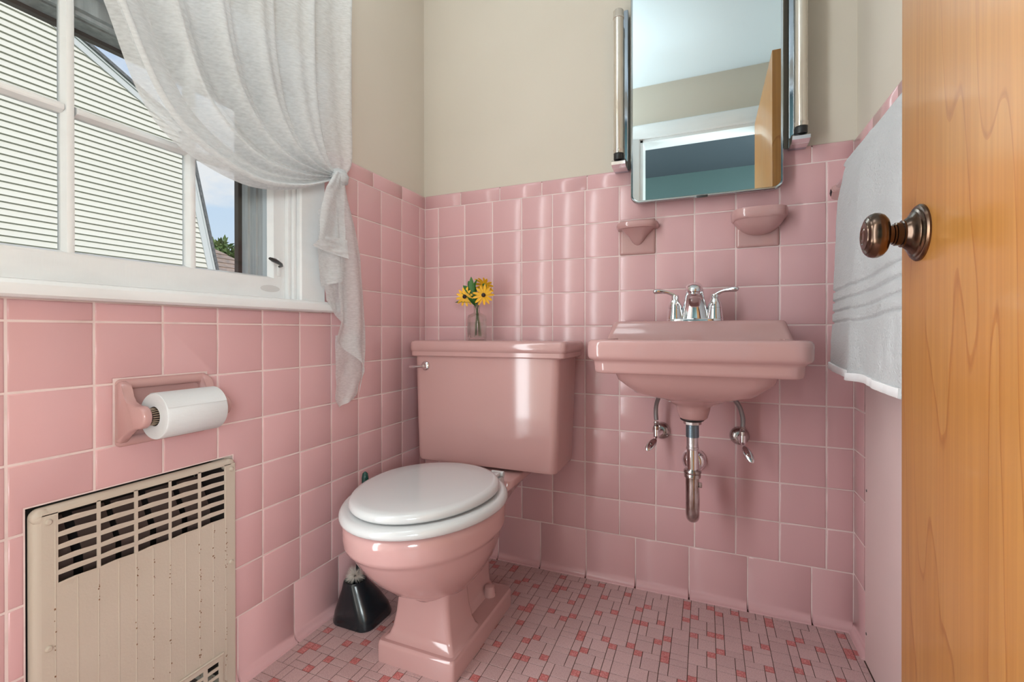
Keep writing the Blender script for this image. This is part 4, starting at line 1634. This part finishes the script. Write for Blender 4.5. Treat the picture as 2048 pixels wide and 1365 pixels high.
# spout: wide foot tapering up and arching out over the basin
sec = [((.941, FYC + .004, .824), .0420, .024, 0), ((.941, FYC + .002, .842), .0365, .022, 5), ((.941, FYC - .002, .862), .0305, .020, 10), ((.941, FYC - .010, .882), .0258, .018, 25), ((.941, FYC - .022, .898), .0232, .0165, 45), ((.941, FYC - .040, .9075), .0218, .0145, 72), ((.941, FYC - .060, .9085), .0210, .0135, 90), ((.941, FYC - .080, .9045), .0203, .0130, 104), ((.941, FYC - .096, .8985), .0190, .0126, 118), ((.941, FYC - .104, .893), .0150, .0105, 130), ((.941, FYC - .108, .889), .008, .006, 140)]
rings = []
for c, hx_, hy, tilt in sec:
    a_ = math.radians(tilt)
    ring = []
    for k in range(22):
        t_ = 2 * PI * k / 22
        u_ = hx_ * math.cos(t_)
        v_ = hy * math.sin(t_)
        ring.append(Vector((c[0] + u_, c[1] + v_ * math.cos(a_), c[2] + v_ * math.sin(a_))))
    rings.append(ring)
loft(b, rings)
obj('spout', b, m_chrome, fa, angle=60)
b = B()
lathe(b, [(.0145, 0), (.0145, .015), (.0135, .0155), (.0120, .012), (0, .012)], (.941, FYC - .095, .900), (0, -.12, -1), 20)
obj('aerator', b, m_chrome, fa)
b = B()
tube(b, [(.941, FYC + .020, .826), (.941, FYC + .020, .862)], .0022, 8)
bmesh.ops.create_uvsphere(b, u_segments=12, v_segments=8, radius=.005, matrix=Matrix.Translation((.941, FYC + .020, .865)))
obj('lift_rod', b, m_chrome, fa)
for s in (-1, 1):
    hxc = .941 + s * .0515
    b = B()
    lathe(b, [(.0225, 0), (.0225, .003), (.0210, .012), (.0195, .024), (.0186, .0295), (.0180, .0300), (.0188, .0308), (.0186, .036), (.0165, .044), (.0130, .051), (.0108, .055), (.0105, .0575), (.0112, .0582), (.0110, .064), (.0095, .0675), (0, .069)], (hxc, FYC, .8245), 'Z', 26)
    hd = obj('handle_body', b, m_chrome, fa)
    b = B()
    pts = spline([(hxc - s * .004, FYC, .886), (hxc + s * .008, FYC - .002, .8945), (hxc + s * .022, FYC - .005, .901), (hxc + s * .040, FYC - .009, .9035), (hxc + s * .054, FYC - .012, .9035), (hxc + s * .0600, FYC - .013, .9030)], 15)
    rad_ = [.0075, .0075, .0072, .0068, .0065, .0065, .0068, .0075, .0085, .0092, .0094, .0090, .0078, .0055, .0015]
    tube(b, pts, rad_, 14, flat=((0, 0, 1), .78))
    obj('lever', b, m_chrome, hd)

# trap
tr_ = E('sink_trap', (.938, -.2, .306), label='chrome P-trap drain pipe hanging under the sink', cat='drain trap')
tx, ty = .938, -.20
b = B()
lathe(b, [(0, .568), (.029, .568), (.030, .5645), (.026, .561), (.022, .559), (0, .559)], (tx, ty, 0), 'Z', 28)
obj('gasket', b, m_black, tr_, label='black rubber drain gasket')
b = B()
lathe(b, [(.0215, .559), (.0215, .552), (.0165, .550)], (tx, ty, 0), 'Z', 8)
obj('lock_nut', b, m_chrome_old, tr_, angle=20)
b = B()
lathe(b, [(.0158, .551), (.0158, .519), (.0145, .5185)], (tx, ty, 0), 'Z', 24)
obj('threaded_pipe', b, m_bluep, tr_, label='dark blue-grey threaded drain tailpiece')
b = B()
lathe(b, [(.0143, .5195), (.0143, .494), (.0150, .4935), (.0153, .490), (.0146, .4865), (.0130, .486)], (tx, ty, 0), 'Z', 24)
obj('coupling', b, M('brushed_coupling', (.62, .60, .62, 1), .35, 1.0, bump=(200, .3, U)), tr_)
b = B()
lathe(b, [(.0138, .487), (.0138, .425)], (tx, ty, 0), 'Z', 24)
obj('tailpiece', b, m_chrome, tr_)
b = B()
lathe(b, [(.0150, .436), (.0195, .4355), (.0215, .432), (.0215, .428), (.0195, .425), (.0205, .4225), (.0200, .416), (.0165, .4145)], (tx, ty, 0), 'Z', 28)
obj('slip_nut', b, m_chrome_old, tr_)
b = B()
pts = [(tx, ty, .420), (tx, ty, .345)]
for k in range(1, 13):
    a = PI * k / 12
    pts.append((tx, ty + .034 - .034 * math.cos(a), .339 - .034 * math.sin(a) + .0))
pts += [(tx, ty + .068, .385)]
for k in range(1, 8):
    a = PI / 2 * k / 7
    pts.append((tx, ty + .068 + .028 - .028 * math.cos(a), .385 + .028 * math.sin(a)))
pts += [(tx, -.004, .413)]
tube(b, pts, [.0165] * (len(pts) - 9) + [.0145] * 9, 24)
obj('trap_bend', b, m_chrome_old, tr_)
b = B()
tube(b, [(tx + .014, ty, .398), (tx + .0225, ty, .398)], .0055, 10)
tube(b, [(tx + .019, ty - .003, .392), (tx + .019, ty - .003, .404)], .004, 8)
obj('cleanout_screw', b, m_chrome_old, tr_)
b = B()
lathe(b, [(.0345, 0), (.0345, .004), (.031, .012), (.025, .018), (.018, .020), (.0145, .020)], (tx, -.0046, .410), '-Y', 32)
obj('escutcheon', b, m_chrome, tr_)

# supply valves with hoses
for nm, vx, vz, hose, hd_, lab in (
        ('supply_valve', .846, .490, [(.836, -.057, .530), (.835, -.06, .555), (.838, -.068, .580), (.846, -.085, .602), (.858, -.10, .622)], ((-.012, -.075, .475), (-.030, -.100, .452)), 'left chrome shut-off valve with steel hose under the sink'),
        ('supply_valve', 1.058, .492, [(1.063, -.057, .528), (1.063, -.06, .552), (1.055, -.068, .582), (1.040, -.08, .606), (1.022, -.10, .630)], ((.006, -.075, .478), (.026, -.100, .442)), 'right chrome shut-off valve with steel hose under the sink')):
    v = E(nm, (vx, -.03, vz - .03), label=lab, cat='valve', group='shut-off valves under the sink')
    b = B()
    lathe(b, [(.026, 0), (.026, .003), (.0225, .011), (.016, .016), (.0095, .017)], (vx, -.0046, vz), '-Y', 30)
    obj('escutcheon', b, m_chrome_old, v)
    hx_ = hose[0][0]
    b = B()
    tube(b, [(vx, -.018, vz), (vx, -.040, vz), (hx_, -.057, vz - .002)], .0085, 14)
    tube(b, [(hx_, -.057, vz - .010), (hx_, -.057, vz + .012)], .0088, 14)
    obj('valve_body', b, m_chrome, v)
    b = B()
    lathe(b, [(.0078, 0), (.0078, .012), (.0062, .0125), (.0075, .014), (.0062, .016), (.0075, .018), (.0062, .020), (.0075, .022), (.006, .026)], (hx_, -.057, vz + .010), 'Z', 12)
    obj('hose_nut', b, m_chrome_old, v, angle=20)
    b = B()
    tube(b, spline(hose, 20), .0062, 12)
    obj('hose', b, m_braid, v, label='braided grey supply hose')
    (ax, ay, az), (bx_, by_, bz_) = hd_
    b = B()
    tube(b, [(vx + ax * .6, -.056, vz - .006), (vx + ax, ay + .004, az)], .005, 10)
    ctr = Vector((vx + (ax + bx_) / 2, (ay + by_) / 2, (az + bz_) / 2))
    dl = Vector((bx_ - ax, by_ - ay, bz_ - az)).normalized()
    nn = Vector((0, -.9, .35))
    nn = (nn - dl * nn.dot(dl)).normalized()
    sd = dl.cross(nn)
    r_ = bmesh.ops.create_uvsphere(b, u_segments=18, v_segments=12, radius=1)
    for vv in r_['verts']:
        c = vv.co.copy()
        vv.co = ctr + dl * c.x * .0255 + sd * c.y * .0115 + nn * c.z * .005
    obj('oval_handle', b, m_chrome, v)
    b = B()
    lathe(b, [(.0028, 0), (.0028, .002), (0, .0025)], ctr + nn * .0045, tuple(nn), 10)
    obj('handle_screw', b, m_chrome_old, v)

# ------------------------------------------------------------------ soap and tumbler holders on the back wall


def dish(name, d, lab, tray, bracket, cat):
    x0, x1, z0, z1 = d
    o = E(name, ((x0 + x1) / 2, 0, z0), label=lab, cat=cat)
    b = B()
    xz = lambda a0, a1, c0, c1, r, y: [Vector((p.x, y, p.y)) for p in rrect(a0, a1, c0, c1, r, 0, 4)]
    loft(b, [xz(x0, x1, z0, z1, .004, 0.0), xz(x0, x1, z0, z1, .004, -.005), xz(x0 + .002, x1 - .002, z0 + .002, z1 - .002, .004, -.0085), xz(x0 + .008, x1 - .008, z0 + .008, z1 - .008, .004, -.0095)])
    obj('back_plate', b, m_cpink, o, angle=50)
    cx_, hw, dep, zt, th = tray
    b = B()

    def half(k, z, yo=0.0, n=20):
        pts = []
        for i in range(n + 1):
            a = PI * i / n
            c, s = math.cos(a), math.sin(a)
            pts.append(Vector((cx_ + hw * k * math.copysign(abs(c) ** .62, c), -.006 + yo - dep * k * (s ** .62), z)))
        return pts
    loft(b, [half(.93, zt - th - .002), half(.985, zt - th + .003), half(1.0, zt - th * .5), half(1.0, zt - .004), half(.985, zt), half(.93, zt + .0005), half(.88, zt - .003), half(.80, zt - .010)])
    obj('tray', b, m_cpink, o, angle=50)
    b = B()
    loft(b, [half(k, z) for k, z in bracket])
    obj('bracket', b, m_cpink, o, angle=60)


dish('tumbler_holder', DISH1, 'small pink ceramic holder with thin rounded shelf, left of the two above the sink', (.777, .0625, .060, 1.118, .015),
     [(.80, 1.104), (.70, 1.097), (.50, 1.086), (.40, 1.078), (.28, 1.066), (.16, 1.058), (.05, 1.054)], 'tumbler holder')
dish('soap_dish', DISH2, 'larger pink ceramic soap dish with bowl-shaped underside, right of the two above the sink', (1.106, .0700, .072, 1.125, .026),
     [(.93, 1.1005), (.86, 1.092), (.74, 1.080), (.58, 1.070), (.40, 1.063), (.2, 1.059), (.05, 1.058)], 'soap dish')

# ------------------------------------------------------------------ medicine cabinet with mirror door
mc = E('medicine_cabinet', (.9615, -.02, 1.175), label='mirrored medicine cabinet with thin metal edge on the wall above the sink', cat='cabinet')
MX0, MX1, MZ0, MZ1 = .7625, 1.1605, 1.1745, 1.84
xz = lambda a0, a1, c0, c1, r, y: [Vector((p.x, y, p.y)) for p in rrect(a0, a1, c0, c1, r, 0, 6)]
b = B()
loft(b, [xz(MX0 + .012, MX1 - .012, MZ0 + .012, MZ1 - .012, .012, -.0052), xz(MX0 + .012, MX1 - .012, MZ0 + .012, MZ1 - .012, .012, -.034)])
obj('cabinet_body', b, M('grey_cabinet_steel', (.16, .19, .20, 1), .4, .3), mc, angle=30)
b = B()
loft(b, [xz(MX0, MX1, MZ0, MZ1, .022, -.034), xz(MX0 - .001, MX1 + .001, MZ0 - .001, MZ1 + .001, .022, -.036), xz(MX0 - .001, MX1 + .001, MZ0 - .001, MZ1 + .001, .022, -.0475), xz(MX0 + .001, MX1 - .001, MZ0 + .001, MZ1 - .001, .021, -.0495), xz(MX0 + .0055, MX1 - .0055, MZ0 + .0055, MZ1 - .0055, .018, -.0485)], True, True)
fr_ = obj('door_frame', b, M('mirror_edge_metal', (.52, .58, .60, 1), .12, 1.0), mc, angle=40, label='chrome mirror frame')
b = B()
loft(b, [xz(MX0 + .0055, MX1 - .0055, MZ0 + .0055, MZ1 - .0055, .018, -.0486), xz(MX0 + .0055, MX1 - .0055, MZ0 + .0055, MZ1 - .0055, .018, -.0500)])
obj('mirror', b, m_mirror, mc, angle=20, label='mirror glass')
b = B()
box(b, .945, .975, -.0515, -.046, MZ0 - .0035, MZ0 + .003, bevel=.001)
obj('catch', b, m_latch, mc, label='dark door catch under the mirror')

# ------------------------------------------------------------------ tubular sconces on both sides of the mirror
for nm, cx_, px0, px1, lab in (('tubular_sconce', .7275, .7075, .7505, 'chrome tube lamp on the wall left of the mirror'), ('tubular_sconce', 1.200, 1.1765, 1.2195, 'chrome tube lamp on the wall right of the mirror')):
    s_ = E(nm, (cx_, -.02, 1.28), label=lab, cat='wall lamp', group='tube lamps beside the mirror')
    z0, z1 = 1.2835, 1.778
    b = B()
    box(b, px0, px1, -.024, -.0049, z0, z1, bevel=.003)
    obj('back_strip', b, m_plate, s_)
    for zz, d in ((z0, 1),):
        b = B()
        q = [(-.0235, zz), (-.060, zz + d * .001), (-.074, zz + d * .006), (-.077, zz + d * .014), (-.072, zz + d * .020), (-.060, zz + d * .0225), (-.040, zz + d * .0225), (-.0235, zz + d * .030)]
        prism(b, q, px0 + .001, px1 - .001, 'X')
        obj('end_bracket', b, m_chrome, s_, angle=40)
    b = B()
    lathe(b, [(.0, 0), (.0135, 0), (.0145, .002), (.0145, .018), (.013, .020)], (cx_, -.060, z0 + .0225), 'Z', 24)
    obj('socket', b, m_black, s_, label='black lamp socket')
    b = B()
    lathe(b, [(.0, 0), (.0158, 0), (.0158, .008), (.0165, .009), (.0165, .012), (.0150, .013), (.0150, .405), (.0165, .406), (.0165, .412), (.0158, .413), (.0158, .428), (.013, .432), (0, .432)], (cx_, -.060, z0 + .0415), 'Z', 28)
    obj('lamp_tube', b, m_lampglass, s_, label='unlit silvery lamp tube')

# ------------------------------------------------------------------ vase and flowers on the tank
VX, VY, VZ = .277, -.115, .7622
va = obj('bud_vase', None or lathe(B(), [(0, 0.0), (.028, 0.0), (.0315, .002), (.0325, .008), (.0325, .060), (.0315, .074), (.0285, .0815), (.018, .086), (.0105, .090), (.0098, .098), (.0105, .109), (.0118, .1110), (.0112, .1115), (.0092, .108), (.0084, .098), (.0088, .090), (.016, .083), (.0255, .078), (.0285, .070), (.0290, .014), (.026, .008), (0, .0075)], (VX, VY, VZ), 'Z', 40),
         m_vase, label='small clear cut-glass bud vase on the toilet tank lid', cat='vase', angle=50)
# cut facets: pinch the wide body into flutes
for v in va.data.vertices:
    r = math.hypot(v.co.x, v.co.y)
    if r > .0305 and .006 < v.co.z < .078:
        a = math.atan2(v.co.y, v.co.x)
        k = 1 - .035 * (0.5 + 0.5 * math.cos(10 * a))
        v.co.x *= k
        v.co.y *= k
wa = obj('vase_water', lathe(B(), [(0, .0085), (.0255, .0090), (.0284, .0145), (.0284, .058), (0, .058)], (VX, VY, VZ), 'Z', 24), vase_mat(), label='clear water standing in the bud vase', cat='water')


def flower(head, face, R_, npet, lab, seed, droop=.1, foot=(0, 0)):
    rnd = random.Random(seed)
    f = Vector(face).normalized()
    h = Vector(head)
    o = E('black_eyed_susan', (VX + foot[0], VY + foot[1], VZ + .014), label=lab, cat='flower', group='black-eyed susans in the bud vase')
    b = B()
    neck = Vector((VX + foot[0] * .25, VY + foot[1] * .25, VZ + .100))
    st = spline([(VX + foot[0], VY + foot[1], VZ + .014), (VX + foot[0] * .6, VY + foot[1] * .6, VZ + .06), neck, (neck + h) / 2 + Vector((0, 0, .006)) - f * .004, h - f * .007, h - f * .002], 18)
    tube(b, st, .0015, 8)
    obj('stem', b, m_stem, o)
    a1_ = f.orthogonal().normalized()
    a2_ = f.cross(a1_)
    for k in range(npet):
        a = 2 * PI * (k + rnd.uniform(-.15, .15)) / npet
        d = a1_ * math.cos(a) + a2_ * math.sin(a)
        sd = f.cross(d)
        ln = R_ * rnd.uniform(.88, 1.05)
        dr = droop + rnd.uniform(-.12, .12)
        b = B()
        rows_ = []
        for t_, wd in ((.14, .0016), (.38, .0038), (.66, .0044), (.88, .0030), (1.0, .0006)):
            c = h + d * ln * t_ - f * (dr * ln * t_ * t_) + f * .001
            rows_.append([b.verts.new(c - sd * wd), b.verts.new(c - f * .0008), b.verts.new(c + sd * wd)])
        for p, q in zip(rows_, rows_[1:]):
            for i in range(2):
                b.faces.new((p[i], p[i + 1], q[i + 1], q[i]))
        r = bmesh.ops.extrude_face_region(b, geom=list(b.faces))
        for v in [g for g in r['geom'] if isinstance(g, bmesh.types.BMVert)]:
            v.co -= f * .0006
        obj('petal', b, m_petal, o)
    b = B()
    lathe(b, [(.0, .0090), (.0036, .0084), (.0060, .0060), (.0070, .0030), (.0066, 0), (.003, -.002), (0, -.002)], h, tuple(f), 16)
    obj('cone', b, m_cone, o, label='dark brown flower cone')
    b = B()
    lathe(b, [(.0, -.006), (.003, -.005), (.0065, -.001), (.008, .0), (.004, .0005)], h - f * .001, tuple(f), 12)
    obj('sepal_cup', b, m_green, o)


vw = (CAMP - Vector((.27, -.12, .9))).normalized()
flower((.2390, -.128, .9045), (vw.x - .25, vw.y, vw.z + .10), .0330, 12, 'yellow black-eyed susan at the left of the vase bouquet', 1, .12, (-.006, .003))
flower((.3090, -.132, .9075), (vw.x + .15, vw.y, vw.z + .05), .0355, 13, 'yellow black-eyed susan at the right of the vase bouquet', 2, .10, (.012, 0))
flower((.2950, -.094, .9430), (.10, .80, .55), .0370, 13, 'yellow black-eyed susan at the top of the bouquet, seen from behind', 3, .25, (.002, .008))


def leaf(bm, root, tip, w_, up=Vector((0, -.6, .8))):
    root, tip = Vector(root), Vector(tip)
    d = tip - root
    sd = d.cross(up).normalized()
    nrm = sd.cross(d).normalized()
    rows_ = []
    for t_, k in ((0, .15), (.2, .7), (.45, 1), (.7, .75), (.88, .4), (1, .04)):
        c = root + d * t_ + nrm * (.10 * d.length * math.sin(PI * t_))
        rows_.append([bm.verts.new(c - sd * w_ * k), bm.verts.new(c - nrm * w_ * .35 * k), bm.verts.new(c + sd * w_ * k)])
    for p, q in zip(rows_, rows_[1:]):
        for i in range(2):
            bm.faces.new((p[i], p[i + 1], q[i + 1], q[i]))
    r = bmesh.ops.extrude_face_region(bm, geom=list(bm.faces))
    for v in [g for g in r['geom'] if isinstance(g, bmesh.types.BMVert)]:
        v.co -= nrm * .0004


lf = E('leafy_sprig', (VX - .003, VY, VZ + .05), label='dark green leafy sprig at the upper left of the vase bouquet', cat='sprig')
b = B()
tube(b, spline([(VX - .004, VY + .004, VZ + .016), (VX - .002, VY, VZ + .10), (VX - .014, VY - .002, VZ + .15), (VX - .018, VY, VZ + .178)], 14), .0014, 8)
obj('stem', b, m_stem, lf)
for rt, tp_, w_ in (((-.014, 0, .150), (-.018, -.006, .208), .0080), ((-.014, 0, .145), (-.046, -.010, .180), .0095), ((-.010, 0, .132), (-.056, -.012, .160), .0085), ((-.008, 0, .125), (-.075, -.012, .124), .0080), ((-.012, 0, .150), (.006, -.008, .200), .0070),
                    ((-.014, .004, .155), (-.034, .004, .196), .0085), ((-.004, 0, .112), (-.022, -.020, .138), .0080), ((-.002, 0, .110), (.020, -.016, .140), .0085), ((.000, 0, .115), (.004, -.018, .160), .0085), ((-.01, .004, .14), (-.02, .012, .19), .009)):
    b = B()
    leaf(b, Vector((VX, VY, VZ)) + Vector(rt), Vector((VX, VY, VZ)) + Vector(tp_), w_ * 1.3)
    obj('leaf', b, m_green, lf)

# ------------------------------------------------------------------ towel bar, towel, painted board on the right wall
tb = E('towel_bar', (1.29, -.4, 1.165), label='pink ceramic-posted towel bar on the right wall under the white towel', cat='towel bar')
b = B()
tube(b, [(1.287, -.035, 1.165), (1.287, -.64, 1.165)], .008, 14)
obj('bar', b, m_chrome, tb)
for yc in (-.040, -.640):
    b = B()

    def sq(h, x):
        return [Vector((x, yc - h, 1.150)), Vector((x, yc, 1.150 - h)), Vector((x, yc + h, 1.150)), Vector((x, yc, 1.150 + h))]
    loft(b, [sq(.034, W - .0045), sq(.034, W - .012), sq(.024, W - .030), sq(.020, 1.276), sq(.016, 1.270)])
    bmesh.ops.bevel(b, geom=list(b.edges), offset=.002, segments=2, affect='EDGES')
    obj('post', b, m_cpink, tb)
    b = B()
    loft(b, [[Vector((1.2705, yc - .009, 1.150)), Vector((1.2705, yc, 1.141)), Vector((1.2705, yc + .009, 1.150)), Vector((1.2705, yc, 1.159))], [Vector((1.2685, yc - .009, 1.150)), Vector((1.2685, yc, 1.141)), Vector((1.2685, yc + .009, 1.150)), Vector((1.2685, yc, 1.159))]])
    obj('socket', b, m_black, tb, label='black bar socket', smooth=False)

tw = E('bath_towel', (1.25, -.36, .70), label='white terry towel hanging over the bar on the right wall', cat='towel')


def towel_sheet(y0, y1, zbot, xoff, seed, ny=60, nz=260, th=.007, stripes=True, zlow=0.0):
    """front fall, over the bar, short back fall"""
    bm = B()
    path = []   # (x, z) from the front hem up, over, and down behind
    X_ = lambda z: 1.2405 + (z - .70) * .042 + max(0, z - 1.06) ** 2 * .55
    n = nz
    for k in range(n):
        z = zbot + (1.172 - zbot) * k / (n - 1)
        path.append((X_(z), z))
    xe = path[-1][0]
    for k in range(1, 12):
        a = PI - PI * k / 12
        path.append((1.289 + (1.289 - xe) * math.cos(a) * (1 if a > PI / 2 else .9), 1.172 + .027 * math.sin(a)))
    for k in range(1, 30):
        path.append((1.307 + .004 * k / 30, 1.172 - .42 * k / 30))
    g = []
    for i in range(ny + 1):
        u = i / ny
        y = y0 + (y1 - y0) * u
        row = []
        for k, (x, z) in enumerate(path):
            front = k < n
            fz = (z - zbot) / (1.172 - zbot) if front else 1
            wob = .0035 * math.sin(u * 9 + 1.5 * fz + seed) * (1 - .6 * fz) + .0014 * mnoise.noise(Vector((u * 14, fz * 18, seed)))
            tr__ = 0.0
            if front and stripes:
                for c in (.884, .859, .834, .809):
                    c2 = c + .020 * (1 - u) ** 1.5 * .8
                    dd = abs(z - c2)
                    if dd < .0030:
                        tr__ = .0042
            edge = 0.010 * max(0, 1 - (1 - u) / .06) ** 2
            yy_ = y + (.012 * math.sin(fz * 9 + seed) * .35 if i in (0, ny) else 0) - (.035 * max(0, fz - .86) / .14 * u ** 3 if y1 > -.2 else 0)
            row.append((x + xoff - wob + tr__ + edge if front else x + wob * .3, yy_, z + (.004 * math.sin(u * 5 + seed) if k == 0 else 0)))
        g.append(row)
    F = [[bm.verts.new(p) for p in row] for row in g]
    for i in range(ny):
        for k in range(len(path) - 1):
            bm.faces.new((F[i][k], F[i + 1][k], F[i + 1][k + 1], F[i][k + 1]))
    return bm, F


bm, F = towel_sheet(-.62, -.128, .700, 0.0, 2.0)
r = bmesh.ops.solidify(bm, geom=list(bm.faces), thickness=.006)
obj('front_fold', bm, m_towel, tw, angle=180)
bm, F = towel_sheet(-.62, -.345, .694, -.0075, 5.0, ny=40)
r = bmesh.ops.solidify(bm, geom=list(bm.faces), thickness=.005)
obj('near_fold', bm, m_towel, tw, angle=180)
for y0, y1, z, xo, seed, ya, yb in ((-.349, -.1285, .6975, 0, 2.0, -.62, -.128), (-.62, -.3455, .6915, -.0075, 5.0, -.62, -.345)):
    b = B()
    rings = []
    for i in range(33):
        y = y0 + (y1 - y0) * i / 32
        u = (y - ya) / (yb - ya)
        wv = .0035 * math.sin(u * 9 + seed) + .0022 * mnoise.noise(Vector((u * 14, 0, seed)))
        ed = .010 * max(0, 1 - (1 - u) / .06) ** 2
        x = 1.2405 + xo - wv + ed
        zz = z + .004 * math.sin(u * 5 + seed) * .8
        rings.append([Vector((x - .0036, y, zz + .016)), Vector((x - .0042, y, zz + .0015)), Vector((x - .001, y, zz)), Vector((x + .006, y, zz + .0015)), Vector((x + .007, y, zz + .016))])
    loft(b, rings)
    obj('hem', b, m_hem, tw, angle=70)

pb = E('access_panel', (1.3265, -.5, 0), label='smooth pink painted board low on the right wall beneath the towel', cat='panel')
obj('board', bx(1.320, W - .0036, -1.44, -.128, .0005, .69, bevel=.002), m_panel, pb)
for y, z in ((-.140, .412), (-.139, .072)):
    b = B()
    lathe(b, [(0, .0012), (.003, .0010), (.0036, 0)], (1.3203, y, z), '-X', 12)
    obj('screw_head', b, m_latch, pb, label='dark screw head')
b = B()
tube(b, [(1.3205, -.245, .681), (1.311, -.245, .681), (1.307, -.245, .676), (1.307, -.245, .668)], .0022, 8)
obj('hook', b, m_latch, pb, label='small dark hook')

# ------------------------------------------------------------------ door_1
dr = E('door_1', (1.23, -1.41, 0), kind='structure')
DY0, DY1 = -1.412, -.7055
obj('slab', bx(1.210, 1.245, DY0, DY1, .012, 1.895, bevel=.0015), m_wood, dr)
kn = obj('knob', lathe(B(), [(.0345, 0), (.0345, .0022), (.0328, .0040), (.0300, .0044), (.0292, .0062), (.0265, .0070), (.0245, .0092), (.0215, .0104), (.0190, .0135), (.0165, .0165), (.0165, .0182), (.0142, .0187), (.0142, .0245), (.0126, .0250), (.0126, .0268), (.0112, .0275), (.0112, .0320), (.0125, .0335)], (1.2102, -.762, .910), '-X', 40), m_bronze, dr, label='dark bronze door knob and rosette', angle=30)
b = B()
lathe(b, [(.0120, .0325), (.0165, .0328), (.0225, .0345), (.0262, .0378), (.0280, .0420), (.0281, .0458), (.0266, .0500), (.0243, .0526), (.0235, .0526), (.0226, .0540), (.0182, .0557), (.0174, .0552), (.0166, .0564), (.0108, .0574), (.0100, .0567), (.0088, .0573), (.0056, .0576), (.0048, .0571), (.0, .0571)], (1.2102, -.762, .910), '-X', 44)
obj('knob_ball', b, m_bronze, kn, angle=30)
for z in (.25, 1.65):
    b = B()
    tube(b, [(1.252, DY0 + .004, z), (1.252, DY0 + .004, z + .09)], .006, 12)
    obj('hinge', b, m_bronze, dr)
